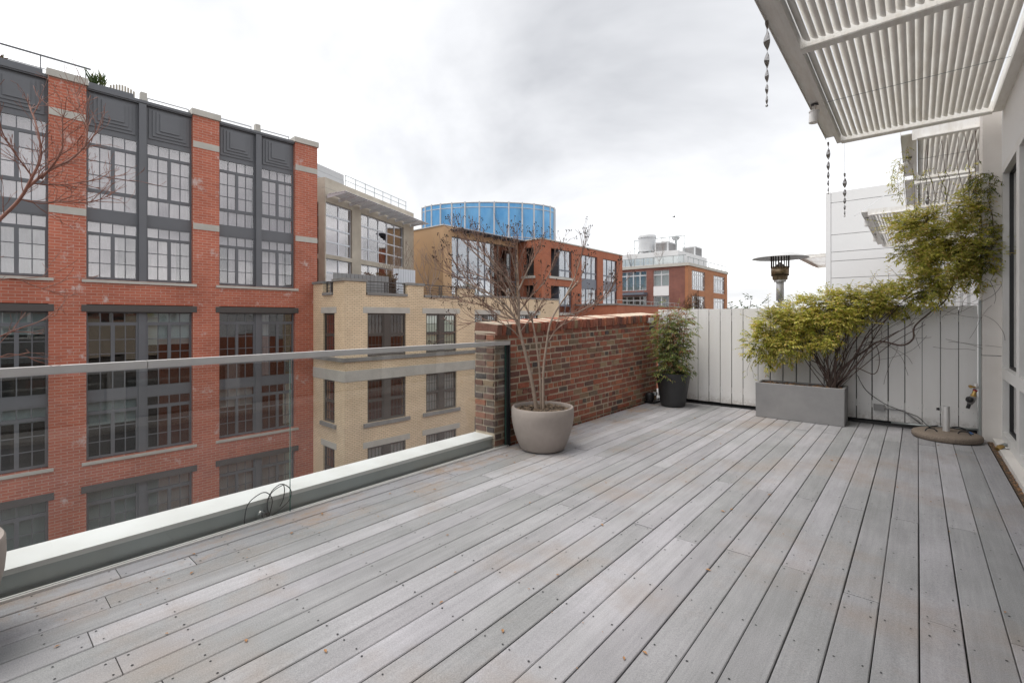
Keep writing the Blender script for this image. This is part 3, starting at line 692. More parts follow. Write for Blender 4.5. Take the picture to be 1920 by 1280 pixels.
def canopy(x0, x1, ys, z, label, plate=0.11, group='louvred canopies'):
    r = thing('louvred_canopy', label, 'canopy', (x1, (ys[0] + ys[-1]) / 2, z), 0, group)
    y0, y1 = ys[0], ys[-1]
    MB().box(x0 - plate, x0 - .002, y0, y1 - .04, z + .085, z + .095).box(x0 - plate - .004, x0 - plate, y0, y1 - .04, z + .06, z + .16).build('fascia', 'canopy_paint', r)
    MB().box(x0, x0 + .045, y0, y1, z, z + .15).build('edge_beam', 'canopy_paint', r)
    MB().box(x1 - .06, x1 + .02, y0, y1, z + .0, z + .14).build('ledger', 'canopy_paint', r)
    for y in ys:
        MB().box(x0 + .046, x1 - .061, y - .006, y + .006, z + .012, z + .13).box(x0 + .046, x1 - .061, y - .045, y + .045, z, z + .012).build('cross_beam', 'canopy_paint', r)
    for a, b in zip(ys[:-1], ys[1:]):
        me = slatmesh(b - a - .10); x = x0 + .082
        while x < x1 - .085:
            o = link('louvre_slat', me, None, r); o.location = Vector((x, (a + b) / 2, z + .075)) - r.location; o.rotation_euler = (R.uniform(-.002, .002), rad(44) + R.uniform(-.05, .05), 0); x += .0545
        ym = (a + b) / 2
        MB().tube([(x0 + .05, ym, z + .045), (x1 - .06, ym, z + .045)], .003, 5).build('tie_wire', 'galvanised', r)
    return r
canopy(-.78, .68, [-0.8, 1.9, 4.6, 7.3], 3.57, 'white louvred canopy with dirty slats directly above the deck')
canopy(-.05, .72, [7.78, 10.1], 3.57, 'narrow louvred canopy with vine beneath, just past the fence')
canopy(-.05, .72, [10.35, 12.7], 3.57, 'second narrow louvred canopy further along the white house wall')
canopy(-.82, .80, [12.85, 15.9, 18.8], 3.57, 'distant louvred canopy in front of the white panelled wall')
canopy(-3.35, -2.45, [20.2, 24.5], 3.55, 'small far louvred canopy left of the white panelled wall')
def spot(loc, tilt, label):
    r = thing('spot_lamp', label, 'spot lamp', loc, 0, 'canopy spot lamps')
    M = Matrix.Translation(loc) @ tilt
    mb = MB().lathe([(.0, -.115), (.040, -.115), (.045, -.11), (.045, .0), (.052, .0), (.052, .012), (.0, .018)], 20); mb.v = [tuple(M @ Vector(q)) for q in mb.v]
    mb.build('head', 'white_paint', r, smooth=True, sharp=40)
    MB().tube([Vector(loc) + Vector((0, 0, .015)), Vector(loc) + Vector((.01, 0, .075))], .012, 8).build('stem', 'pillar_render', r)
    MB().box(loc[0] - .03, loc[0] + .04, loc[1] - .02, loc[1] + .02, loc[2] + .075, loc[2] + .085).build('bracket', 'black_plastic', r)
spot((-.845, 6.0, 3.56), Matrix.Rotation(rad(4), 4, 'Y'), 'white spot lamp hanging straight down from the near canopy edge')
spot((-.10, 8.9, 3.57), Matrix.Rotation(rad(58), 4, 'Y') @ Matrix.Rotation(rad(12), 4, 'X'), 'white spot lamp tilted sideways on the second canopy')
spot((-.88, 13.6, 3.57), Matrix.Rotation(rad(3), 4, 'Y'), 'left of two small spot lamps under the distant canopy')
spot((-.88, 16.4, 3.57), Matrix.Rotation(rad(3), 4, 'Y'), 'right of two small spot lamps under the distant canopy')
def spiral(x, y, ztop, zbot, zstr, wmax, label):
    r = thing('wind_spinner', label, 'wind spinner', (x, y, zbot), 0, 'hanging steel wind spinners')
    L = ztop - zbot; mb = MB(); n = 150; ph = 0.4; v = []
    for i in range(n + 1):
        f = i / n; wd = wmax * (1 - .72 * f) * (0.35 + .65 * min(1, f * 9)) if f < .12 else wmax * (1 - .72 * f)
        ph += (L / n) * math.pi / (0.072 + .125 * (1 - f) ** 1.1) * (L / .65) ** -1 * 1.0
        z = ztop - L * f; cx, sy = math.cos(ph), math.sin(ph)
        v += [(x - cx * wd / 2, y - sy * wd / 2, z), (x - sy * .002, y + cx * .002, z), (x + cx * wd / 2, y + sy * wd / 2, z)]
    mb.add(v, [q for i in range(n) for q in ((3 * i, 3 * i + 1, 3 * i + 4, 3 * i + 3), (3 * i + 1, 3 * i + 2, 3 * i + 5, 3 * i + 4))])
    mb.build('twisted_blade', 'polished_steel', r, smooth=True)
    MB().tube([(x, y, ztop), (x, y, zstr)], .0012, 4).build('string', 'light_metal', r)
    MB().lathe([(0, -.010), (.008, -.006), (.010, 0), (.008, .006), (0, .010)], 10, (x, y, zbot - .006)).build('bead', 'polished_steel', r, smooth=True)
spiral(-.875, 4.02, 3.62, 2.97, 3.66, .056, 'largest twisted steel wind spinner, hanging nearest the camera')
spiral(-.865, 7.22, 3.59, 2.94, 3.66, .056, 'twisted steel wind spinner at the far corner of the near canopy')
spiral(-.70, 7.30, 3.18, 2.64, 3.58, .056, 'twisted steel wind spinner hanging lower on a long string')
spiral(.11, 9.30, 3.22, 2.60, 3.60, .056, 'bright wind spinner hanging in front of the climbing vine')

# ================================================================ POTS AND PLANTERS
def roundpot(name, c, label, group=None):
    r = thing(name, label, 'plant pot', (c[0], c[1], 0), 0, group)
    prof = [(0, 0.006), (.20, .006), (.225, .012), (.262, .09), (.295, .19), (.316, .29), (.322, .36), (.320, .425), (.314, .436), (.296, .436), (.290, .428), (.288, .375), (.0, .372)]
    MB().lathe(prof[:12], 64, (c[0], c[1], 0.0), False).build('bowl', 'pot_clay', r, smooth=True, sharp=45)
    MB().lathe([(.291, .395), (.2, .402), (0, .408)], 40, (c[0], c[1], 0)).build('soil', 'soil', r)
    mu = MB()
    for k in range(420):
        a, d = R.uniform(0, 6.28), .285 * math.sqrt(R.random()); x, y, z = c[0] + d * math.cos(a), c[1] + d * math.sin(a), .402 + R.uniform(0, .016)
        b, L = R.uniform(0, 6.28), R.uniform(.012, .030); dx_, dy_ = math.cos(b) * L, math.sin(b) * L; q = L * .14
        mu.add([(x - dx_, y - dy_, z), (x - dy_ * .2, y + dx_ * .2, z + q), (x + dx_, y + dy_, z + R.uniform(-.004, .01)), (x + dy_ * .2, y - dx_ * .2, z - q)], [(0, 1, 2), (0, 2, 3)])
    mu.build('mulch', 'mulch', r, kind='stuff')
    return r
POT1, POT2 = (-2.945, 3.93), (-2.955, -.185)
roundpot('round_pot', POT1, 'round taupe pot holding the bare tree by the brick wall', 'round taupe pots')
roundpot('round_pot', POT2, 'round taupe pot cut off at the left edge of the picture', 'round taupe pots')
bp = thing('black_pot', 'tall tapered black pot in the corner by the brick wall', 'plant pot', (-2.86, 7.16, 0))
MB().lathe([(0, .004), (.165, .004), (.178, .012), (.192, .10), (.232, .34), (.252, .465), (.262, .485), (.262, .505), (.250, .508), (.240, .495), (.236, .45)], 48, (-2.86, 7.16, 0), False).build('shell', 'pot_black', bp, smooth=True, sharp=40)
MB().lathe([(.241, .452), (0, .458)], 24, (-2.86, 7.16, 0)).build('soil', 'soil', bp)
tr = thing('trough_planter', 'long rectangular grey cement planter in front of the white fence', 'planter', (-1.185, 7.30, 0))
x0, x1, y0, y1, h_ = -1.690, -.680, 7.115, 7.50, .468
bmt = bmesh.new()
def ring(z, i): return [bmt.verts.new(p) for p in ((x0 + i, y0 + i, z), (x1 - i, y0 + i, z), (x1 - i, y1 - i, z), (x0 + i, y1 - i, z))]
rings = [ring(.004, .004), ring(h_ - .004, 0), ring(h_, .004), ring(h_, .034), ring(h_ - .05, .036)]
for a, b in zip(rings[:-1], rings[1:]):
    for k in range(4): bmt.faces.new((a[k], a[(k + 1) % 4], b[(k + 1) % 4], b[k]))
bmt.faces.new(list(reversed(rings[0])))
bmesh.ops.recalc_face_normals(bmt, faces=bmt.faces)
bmesh.ops.bevel(bmt, geom=[e_ for e_ in bmt.edges if abs(e_.verts[0].co.z - e_.verts[1].co.z) > .3], offset=.006, segments=2, affect='EDGES')
me = bpy.data.meshes.new('trough'); bmt.to_mesh(me); bmt.free()
me.transform(Matrix.Translation(-Vector(tr.location))); link('trough', me, 'cement', tr)
MB().box(x0 + .036, x1 - .036, y0 + .036, y1 - .036, .38, .437).build('soil', 'soil', tr)
mu = MB()
for k in range(240):
    x, y, z = R.uniform(x0 + .04, x1 - .04), R.uniform(y0 + .04, y1 - .04), .438 + R.uniform(0, .02); b, L = R.uniform(0, 6.28), R.uniform(.01, .03); dx_, dy_ = math.cos(b) * L, math.sin(b) * L
    mu.add([(x - dx_, y - dy_, z), (x - dy_ * .3, y + dx_ * .3, z + .008), (x + dx_, y + dy_, z), (x + dy_ * .3, y - dx_ * .3, z - .002)], [(0, 1, 2), (0, 2, 3)])
mu.build('mulch', 'dry_leaf', tr, kind='stuff')

# ================================================================ FOLIAGE HELPERS
def leaf(mb, p, d, n_, L, W):
    """folded lance-shaped leaf"""
    d = d.normalized(); s_ = d.cross(n_); s_ = s_.normalized() if s_.length > 1e-5 else d.orthogonal().normalized(); u = s_.cross(d)
    a, b, c, e_ = p, p + d * L * .45 + s_ * W * .5 + u * W * .18, p + d * L - u * L * .12, p + d * L * .45 - s_ * W * .5 + u * W * .18
    mb.add([tuple(a), tuple(b), tuple(c), tuple(e_)], [(0, 1, 2), (0, 2, 3)])
def rvec(rr=R):
    while True:
        v = Vector((rr.uniform(-1, 1), rr.uniform(-1, 1), rr.uniform(-1, 1)))
        if .05 < v.length < 1: return v
def shoot(lm, sm, p, d, L, nl, LL, LW, droop=.5):
    """a short leafy shoot: thin stem and leaves in loose pairs"""
    pts = [p]; dd = d.normalized()
    for k in range(4):
        dd = (dd + Vector((0, 0, -droop * .22)) + rvec() * .18).normalized(); pts.append(pts[-1] + dd * L / 4)
    if sm is not None: sm.tube(pts, [.0022, .002, .0018, .0014, .001], 3, cap=False)
    for k in range(nl):
        f = (k + 1) / nl * 4; i = min(3, int(f)); q = pts[i].lerp(pts[i + 1], f - i)
        ax = (pts[i + 1] - pts[i]).normalized(); sd_ = ax.cross(UP); sd_ = sd_.normalized() if sd_.length > .01 else ax.orthogonal().normalized()
        sgn = 1 if k % 2 else -1
        ld = ax * R.uniform(.3, .9) + sd_ * sgn * R.uniform(.5, 1.0) + rvec() * .4 + Vector((0, 0, -.25))
        leaf(lm, q, ld, UP + rvec() * .7, LL * R.uniform(.65, 1.25), LW * R.uniform(.7, 1.2))
def branch(mb, p, d, L, r, depth, tips, rr=R, spread=.65, up=.1, n=4, sides=5, kids=(2, 3), rmin=.0012, shrink=.62):
    d = d.normalized(); pts, rs = [p], [r]
    for k in range(n):
        d = (d + rvec(rr) * .22 + UP * up * .35).normalized(); pts.append(pts[-1] + d * L / n); rs.append(max(rmin, r * (1 - .42 * (k + 1) / n)))
    mb.tube(pts, rs, sides if depth > 1 else 3, cap=False)
    if depth <= 0: tips.append((pts[-1], d)); return
    for k in range(rr.randint(*kids)):
        i = rr.randint(max(1, n // 2), n) if k else n
        nd = (d + rvec(rr) * spread * 1.3 + UP * up).normalized()
        branch(mb, pts[i], nd, L * shrink * rr.uniform(.75, 1.2), rs[i] * .68, depth - 1, tips, rr, spread, up, max(2, n - 1), sides, kids, rmin, shrink)

# ---------------------------------------------------------------- bare crape myrtle in the round pot
ct = thing('bare_tree', 'leafless multi-stemmed tree with dark seed heads in the round pot', 'tree', (POT1[0], POT1[1], .40))
def cw(px, py, q=0.0): return Vector((POT1[0], POT1[1], 0)) + RT * ((px - 1010) * .00551) + FW * q + UP * (1.34 + (597 - py) * .00551)
trunks = [([(1000, 775, 0), (990, 715, .0), (976, 655, -.02), (966, 612, -.02), (966, 565, .0), (964, 520, .03), (962, 478, .05)], .0235, .007),
          ([(1008, 775, .02), (1005, 700, .03), (999, 645, .05), (993, 608, .08), (990, 590, .1)], .0150, .006),
          ([(1012, 775, -.02), (1011, 700, -.04), (1017, 645, -.05), (1025, 602, -.06), (1048, 562, -.08), (1075, 528, -.08)], .0155, .007)]
limbs = [([(967, 598, 0), (940, 548, .06), (915, 525, .1), (880, 512, .14)], .008, .0025), ([(966, 580, 0), (940, 520, -.08), (915, 490, -.12), (880, 468, -.14)], .008, .0025), ([(968, 608, 0), (935, 585, .02), (900, 572, .04), (858, 566, .06)], .006, .002), ([(967, 614, -.02), (944, 575, -.06), (906, 548, -.1), (870, 532, -.12), (846, 518, -.13)], .012, .003), ([(967, 592, -.01), (934, 525, .1), (892, 482, .16), (856, 446, .2)], .011, .003),
         ([(966, 572, 0), (950, 532, -.12), (922, 503, -.2), (898, 472, -.25)], .009, .003), ([(965, 545, 0), (984, 502, .06), (998, 475, .1)], .010, .004),
         ([(964, 525, .02), (954, 488, -.06), (946, 465, -.1)], .008, .003), ([(966, 600, -.02), (925, 590, .05), (890, 560, .1), (862, 556, .12)], .007, .002),
         ([(1025, 602, -.06), (1062, 590, -.1), (1112, 566, -.12), (1130, 548, -.12)], .007, .002), ([(1050, 560, -.08), (1072, 515, -.02), (1082, 480, 0)], .008, .003),
         ([(993, 608, .08), (975, 570, .14), (940, 545, .2)], .007, .003), ([(1017, 645, -.05), (1040, 615, .05), (1070, 600, .1)], .006, .002),
         ([(966, 585, 0), (985, 560, .08), (1020, 520, .14), (1035, 480, .16)], .008, .003), ([(966, 625, -.02), (985, 600, .05), (1000, 585, .08)], .005, .002),
         ([(972, 640, -.02), (950, 615, -.1), (915, 600, -.16), (880, 605, -.2)], .006, .002), ([(967, 605, 0), (930, 570, -.02), (885, 540, 0), (850, 500, .02)], .008, .002)]
tm, tw, tips = MB(), MB(), []
for pts, ra, rb in trunks:
    p = smoothpath([cw(*q) for q in pts], 4); tm.tube(p, [ra + (rb - ra) * (i / (len(p) - 1)) ** .8 for i in range(len(p))], 9)
for pts, ra, rb in limbs:
    p = smoothpath([cw(*q) for q in pts], 4); tm.tube(p, [(ra + (rb - ra) * i / (len(p) - 1)) * 1.06 for i in range(len(p))], 6, cap=False)
for pts, ra, rb in limbs + [(t_[0][4:], t_[2] * 1.3, t_[2] * .5) for t_ in (trunks[0], trunks[2])]:
    p = smoothpath([cw(*q) for q in pts], 4)
    tw.tube(p, [ra + (rb - ra) * i / (len(p) - 1) for i in range(len(p))], 6, cap=False)
    for k in range(2, len(p)):
        for j in range(R.choice((1, 1, 2))):
            d = (p[k] - p[k - 1]).normalized()
            branch(tw, p[k], d + rvec() * .75 + UP * .25, R.uniform(.11, .24), .0040, 2, tips, spread=.6, up=.22, n=4, sides=4, kids=(2, 2), rmin=.0017)
    branch(tw, p[-1], p[-1] - p[-2], .17, .0036, 2, tips, spread=.5, up=.2, n=4, sides=4, kids=(2, 3), rmin=.0017)
tm.build('trunk', 'bark_pale', ct, smooth=True); tw.build('branches', 'bark_twig', ct, smooth=True)
pods = MB()
for p, d in tips:
    if R.random() < .6:
        for k in range(R.randint(1, 4)):
            q = p + rvec() * .022; s_ = R.uniform(.0055, .0090)
            pods.add([tuple(q + Vector(v) * s_) for v in ((1, 0, 0), (-1, 0, 0), (0, 1, 0), (0, -1, 0), (0, 0, 1.1), (0, 0, -1.1))], [(0, 2, 4), (2, 1, 4), (1, 3, 4), (3, 0, 4), (2, 0, 5), (1, 2, 5), (3, 1, 5), (0, 3, 5)])
pods.build('seed_heads', 'seed_pod', ct, kind='stuff')
# ---------------------------------------------------------------- left tree, mostly outside the frame
lt = thing('bare_tree', 'reddish leafless branches reaching in from the left edge', 'tree', (POT2[0], POT2[1], .40))
st = [[(-3.01, .12, 1.77), (-3.03, .18, 1.87), (-3.03, .22, 1.98), (-3.07, .25, 2.09), (-3.1, .24, 2.22), (-3.2, .22, 2.35)],
      [(-3.03, .2, 1.92), (-3.07, .27, 2.02), (-3.1, .35, 2.1), (-3.12, .41, 2.19), (-3.15, .46, 2.29)],
      [(-3.06, .25, 1.98), (-3.03, .31, 2.1), (-3.04, .32, 2.19), (-3.05, .32, 2.29)],
      [(-3.03, .18, 1.87), (-3.02, .24, 1.86), (-3.01, .32, 1.88), (-2.98, .41, 1.89), (-2.99, .47, 1.93)],
      [(-3.04, .22, 1.98), (-3.03, .17, 2.06), (-3.04, .14, 2.12), (-3.01, .12, 2.17)],
      [(-3.05, .21, 1.95), (-3.05, .29, 1.96), (-3.06, .38, 1.99), (-3.02, .5, 2.04)],
      [(-3.12, .41, 2.19), (-3.14, .42, 2.29), (-3.19, .4, 2.39), (-3.23, .39, 2.47)],
      [(-2.95, -.05, 1.42), (-2.95, .11, 1.50), (-2.95, .17, 1.51), (-2.98, .21, 1.49), (-2.99, .28, 1.46)],
      [(-2.95, -.06, 1.15), (-2.95, .11, 1.26), (-2.94, .18, 1.3), (-2.95, .24, 1.33), (-3.02, .31, 1.39)],
      [(-2.94, -.05, 1.10), (-2.88, .11, 1.18), (-2.91, .15, 1.19), (-2.91, .21, 1.17)]]
r0 = [.0075, .0065, .0045, .003, .0036, .003, .0036, .0034, .0036, .0024]
tm, tw, tips = MB(), MB(), []
p = smoothpath([(-2.955, -.20, .38), (-2.97, -.17, .9), (-2.96, -.08, 1.35), (-2.99, .03, 1.62), (-3.01, .12, 1.77)], 5)
tm.tube(p, [.018 - .0105 * i / (len(p) - 1) for i in range(len(p))], 9)
p = smoothpath([(-2.955, -.20, .38), (-2.92, -.18, .8), (-2.95, -.06, 1.15)], 4); tm.tube(p, [.013 - .008 * i / (len(p) - 1) for i in range(len(p))], 7)
p = smoothpath([(-2.97, -.17, .9), (-2.95, -.12, 1.2), (-2.95, -.05, 1.42)], 4); tm.tube(p, [.010 - .005 * i / (len(p) - 1) for i in range(len(p))], 7)
for q, rr_ in zip(st, r0):
    p = smoothpath(q, 4); tw.tube(p, [rr_ * (1 - .65 * i / (len(p) - 1)) for i in range(len(p))], 6, cap=False)
    for k in range(1, len(p)):
        if q[0][2] < 1.6 and R.random() < .75: continue
        d = (p[k] - p[k - 1]).normalized()
        branch(tw, p[k], d + rvec() * .9 + UP * .1, R.uniform(.05, .13), .0019, 2, tips, spread=.7, up=.15, n=3, sides=4, kids=(1, 3), rmin=.0010)
    branch(tw, p[-1], p[-1] - p[-2], .06, .0019, 1, tips, spread=.6, up=.2, n=3, sides=4, kids=(2, 3), rmin=.0010)
tm.build('trunk', 'bark_red', lt, smooth=True); tw.build('branches', 'bark_red', lt, smooth=True)

# ---------------------------------------------------------------- jasmine vine
vine = thing('climbing_vine', 'yellow-green climbing jasmine sprawling from the cement planter over the fence', 'vine', (-.83, 7.33, .43))
vs_ = MB()
stems = [([(-.842, .42), (-.728, .704), (-.481, .954), (-.349, 1.058), (-.146, 1.019), (-.039, 1.099), (-.024, 1.245), (.118, 1.415), (.256, 1.567), (.33, 1.85), (.42, 2.3)], .0135),
         ([(-.831, .42), (-.796, .699), (-.756, .976), (-.617, 1.252), (-.349, 1.452), (-.1, 1.5)], .012), ([(-.854, .42), (-.93, .69), (-1.202, .851), (-1.392, .952)], .009),
         ([(-.808, .42), (-.617, .711), (-.402, .66), (-.355, .859), (-.428, 1.055), (-.617, .914)], .0065), ([(-.813, .42), (-.508, 1.053), (-.298, 1.32), (-.146, 1.513)], .009),
         ([(-.871, .42), (-.9, 1.04), (-1.019, 1.319), (-1.328, 1.464)], .010), ([(-.785, .42), (-.617, .779), (-.454, 1.187), (-.097, 1.576), (.095, 1.696)], .008)]
for q, r_ in stems:
    ph = R.uniform(0, 6)
    p = smoothpath([(x, 7.36 + .05 * math.sin(i * 1.3 + ph) + (.06 if z > 1.3 else 0), z) for i, (x, z) in enumerate(q)], 5)
    vs_.tube(p, [r_ * (1 - .55 * i / (len(p) - 1)) for i in range(len(p))], 7)
for k in range(46):
    x0_, x1_, z1_ = -.83 + R.uniform(-.06, .06), R.choice((R.uniform(-1.5, -.5), R.uniform(-.9, .1))), R.uniform(1.05, 1.5)
    bend = R.uniform(-.35, .35); y1_ = 7.38 + R.uniform(-.14, .16)
    p = smoothpath([(x0_, 7.33 + R.uniform(-.04, .04), .42), (x0_ + (x1_ - x0_) * .3 + bend * .3, 7.34, .42 + (z1_ - .42) * .33), (x0_ + (x1_ - x0_) * .65 + bend * .2, y1_, .42 + (z1_ - .42) * .72), (x1_, y1_, z1_)], 5)
    r_ = R.choice((.003, .004, .006, .009)); vs_.tube(p, [r_ * (1 - .5 * i / (len(p) - 1)) for i in range(len(p))], 5, cap=False)
def wisp(p, n, step, r_=.0016, grav=.0, mb=None):
    pts = [Vector(p)]; d = rvec().normalized()
    for k in range(n):
        d = (d + rvec() * .45 + Vector((0, 0, -grav))).normalized(); d.y *= .6; q = pts[-1] + d * step; q.y = min(max(q.y, 7.12), 7.6 if q.z < 1.5 else 7.9); pts.append(q)
    (mb or vs_).tube(smoothpath(pts, 3), r_, 4, cap=False); return pts
for k in range(26): wisp((R.uniform(-.7, .3), 7.45, R.uniform(.95, 1.45)), 5, R.uniform(.07, .13))
for k in range(10): wisp((R.uniform(.48, .62), 7.35, R.uniform(1.2, 1.9)), 5, R.uniform(.06, .12), .0016, .25)
vs_.build('stems', 'vine_wood', vine, smooth=True)
ll, ld, ls = MB(), MB(), MB()
blobs = [(-1.68, 7.33, 1.00, .18, .16, .26, 110), (-1.50, 7.34, 1.20, .27, .22, .25, 220), (-1.20, 7.36, 1.32, .31, .27, .27, 300), (-.90, 7.42, 1.46, .31, .27, .24, 270), (-.55, 7.48, 1.55, .32, .27, .20, 250),
         (-.20, 7.50, 1.57, .28, .25, .18, 200), (-1.25, 7.25, 1.02, .30, .14, .18, 150), (-.92, 7.27, 1.18, .20, .14, .18, 120), (-.66, 7.29, 1.32, .16, .12, .13, 60), (.05, 7.50, 1.70, .26, .25, .22, 220), (.28, 7.50, 1.95, .28, .26, .28, 280), (.24, 7.58, 2.26, .26, .24, .26, 230), (-.14, 7.75, 2.52, .16, .16, .12, 60), (.12, 7.62, 2.5, .12, .16, .14, 50),
         (.46, 7.52, 2.25, .22, .25, .36, 230), (-.02, 7.68, 2.44, .22, .22, .18, 120), (.47, 7.50, 2.60, .15, .2, .2, 90), (-.10, 7.8, 2.2, .14, .14, .14, 60), (-1.62, 7.3, .76, .09, .08, .13, 22), (-.84, 7.2, 1.0, .12, .08, .1, 40), (-1.38, 7.26, .86, .16, .08, .12, 50), (.5, 7.45, 1.85, .14, .12, .16, 60), (.12, 7.6, 2.05, .22, .2, .2, 120), (.55, 7.42, 2.05, .12, .12, .3, 70)]
for bx_, by_, bz_, rx_, ry_, rz_, n_ in blobs:
    for k in range(int(n_ * 2.5)):
        u = rvec().normalized() * (R.random() ** .38); wob = 1 + .22 * mnoise.noise(Vector((bx_ * 5 + u.x * 2.2, u.y * 2.2, bz_ * 5 + u.z * 2.2)))
        p = Vector((bx_ + u.x * rx_ * wob, by_ + u.y * ry_ * wob, bz_ + u.z * rz_ * wob))
        if p.z < 1.55 and p.y > 7.61: p.y = 7.61 - R.uniform(0, .1)
        d = Vector((u.x, u.y - .25, u.z + .25)) + rvec() * .6
        if mnoise.noise(p * 5.5) < -.16 or mnoise.noise(p * 13) < -.34: continue
        deep = u.length < .55  # some inner leaves take the darker copy, standing in for shade
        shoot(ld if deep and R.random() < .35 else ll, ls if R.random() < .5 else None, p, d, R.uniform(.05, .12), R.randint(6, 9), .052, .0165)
for k in range(70):       # long loose shoots breaking the outline
    bx_, by_, bz_, rx_, ry_, rz_, n_ = R.choice(blobs[:15]); a = R.uniform(-.4, 3.5)
    shoot(ll, ls, Vector((bx_ + rx_ * math.cos(a), by_, bz_ + rz_ * math.sin(a) * .9)), Vector((math.cos(a), -.2, math.sin(a) + .4)), R.uniform(.14, .26), 11, .040, .011, .35)
for (x, y, z, n_) in ((-1.62, 7.3, .95, 6), (-1.75, 7.32, .9, 5)):   # hanging tips on the left
    pts = [Vector((x, y, z))]
    for k in range(n_): pts.append(pts[-1] + Vector((-.035 + R.uniform(-.02, .02) + (.05 if k > 3 else 0), R.uniform(-.01, .01), -.075)))
    ls.tube(pts, .0016, 4)
    for q in pts[1:]: shoot(ll, None, q, Vector((R.uniform(-1, 1), -.2, -.3)), .05, 4, .034, .010)
for k in range(46):       # growth tucked under the canopy, its shade put into the leaf colour
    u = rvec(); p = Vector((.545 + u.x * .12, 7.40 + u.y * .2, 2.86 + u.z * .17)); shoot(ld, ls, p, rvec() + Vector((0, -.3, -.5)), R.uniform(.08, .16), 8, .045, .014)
for k in range(11):       # strands hanging from the canopy
    x, z = R.uniform(.05, .55), R.uniform(2.7, 3.1); y = 7.62 + R.uniform(-.1, .15)
    pts = smoothpath([(x, y, 3.5), (x + R.uniform(-.05, .05), y, 3.15), (x + R.uniform(-.08, .08), y, z), (x + R.uniform(-.1, .1), y, z - .3)], 4)
    ls.tube(pts, .0026, 4)
    for q in pts[4:]: shoot(ld if R.random() < .6 else ll, None, q, rvec() + Vector((0, 0, -.4)), .06, 4, .04, .012)
for x, y, z0_, z1_ in ((-.10, 8.2, 3.62, 2.75), (-.17, 8.25, 3.5, 2.95), (-.05, 8.1, 3.3, 2.55), (-.22, 8.3, 3.45, 3.1), (.58, 7.36, 2.7, 2.0), (.62, 7.34, 2.5, 1.9)):
    pts = smoothpath([(x, y, z0_), (x + R.uniform(-.05, .05), y, z0_ + (z1_ - z0_) * .5), (x + R.uniform(-.06, .06), y, z1_)], 6); ls.tube(pts, .002, 4)
    for q in pts: 
        for j in range(2): shoot(ll if x < .3 else ld, None, q, rvec() + Vector((0, 0, -.3)), .07, 5, .04, .012)
ll.build('leaves', 'jasmine_leaf', vine, kind='stuff'); ld.build('inner_leaves', 'jasmine_leaf_shaded', vine, kind='stuff'); ls.build('shoots', 'vine_wood', vine, kind='stuff')

# ---------------------------------------------------------------- nandina in the black pot
nd = thing('bamboo_shrub', 'feathery green shrub with reddish tips in the black pot', 'shrub', (-2.86, 7.16, .46))
sm_, lm_, rm_ = MB(), MB(), MB()
for k in range(17):
    a, d = R.uniform(0, 6.28), R.uniform(.02, .13); x, y = -2.86 + d * math.cos(a), 7.16 + d * math.sin(a); h_ = R.uniform(.55, 1.08)
    lean = Vector((math.cos(a) * .13, math.sin(a) * .10, 0)) * R.uniform(.2, 1.2)
    p = smoothpath([(x, y, .45), (x + lean.x * .4, y + lean.y * .4, .45 + h_ * .5), (x + lean.x, min(y + lean.y, 7.45), .45 + h_)], 6)
    sm_.tube(p, [.006 - .003 * i / (len(p) - 1) for i in range(len(p))], 5)
    for i, q in enumerate(p):
        f = i / (len(p) - 1)
        for j in range(5 if f > .25 else 3):
            dd = Vector((R.uniform(-1, 1), R.uniform(-1, .7), R.uniform(-.15, .6)))
            tgt = rm_ if (f > .8 and R.random() < .4) or R.random() < .04 else lm_
            e_ = q + dd.normalized() * R.uniform(.05, .17)
            e_.y = min(e_.y, 7.58); e_.x = max(e_.x, -3.28)
            sm_.tube([q, e_], .0013, 3, cap=False)
            shoot(tgt, None, e_, dd, R.uniform(.06, .12), 8, .050, .0145, .9)
sm_.build('stems', 'vine_wood', nd); lm_.build('leaves', 'nandina_leaf', nd, kind='stuff'); rm_.build('tip_leaves', 'nandina_tip', nd, kind='stuff')
# ---------------------------------------------------------------- plants beyond the fence
def bushy(name, label, cat, c, rx_, rz_, n_, lm, LL, LW, stem='vine_wood', hang=0):
    r = thing(name, label, cat, c); a_, b_ = MB(), MB()
    for k in range(n_):
        u = rvec(); p = Vector(c) + Vector((u.x * rx_, u.y * rx_ * .7, rz_ + u.z * rz_))
        if k % 3 == 0: b_.tube(smoothpath([c, Vector(c).lerp(p, .5) + rvec() * .04, p], 3), .004, 4, cap=False)
        shoot(a_, None, p, rvec() + Vector((0, 0, .4 - hang)), .10, 6, LL, LW)
    a_.build('leaves', lm, r, kind='stuff'); b_.build('stems', stem, r); return r
bushy('leafy_shrub', 'broad-leaved green shrub peeping over the middle of the fence', 'shrub', (-2.05, 8.1, 1.05), .30, .30, 60, 'evergreen_leaf', .055, .035)
bushy('leafy_shrub', 'sparse green sprigs peeping over the fence beside the heater', 'shrub', (-1.75, 8.2, 1.1), .16, .26, 14, 'evergreen_leaf', .05, .03)
bushy('dry_shrub', 'brown withered hanging plant behind the corner of the fence', 'shrub', (-3.05, 8.6, 1.25), .20, .33, 120, 'brown_hedge_leaf', .08, .008, hang=1.4)
bushy('autumn_shrub', 'low shrub with orange and red leaves behind the fence corner', 'shrub', (-3.35, 8.5, 1.15), .32, .22, 70, 'nandina_tip', .045, .018)
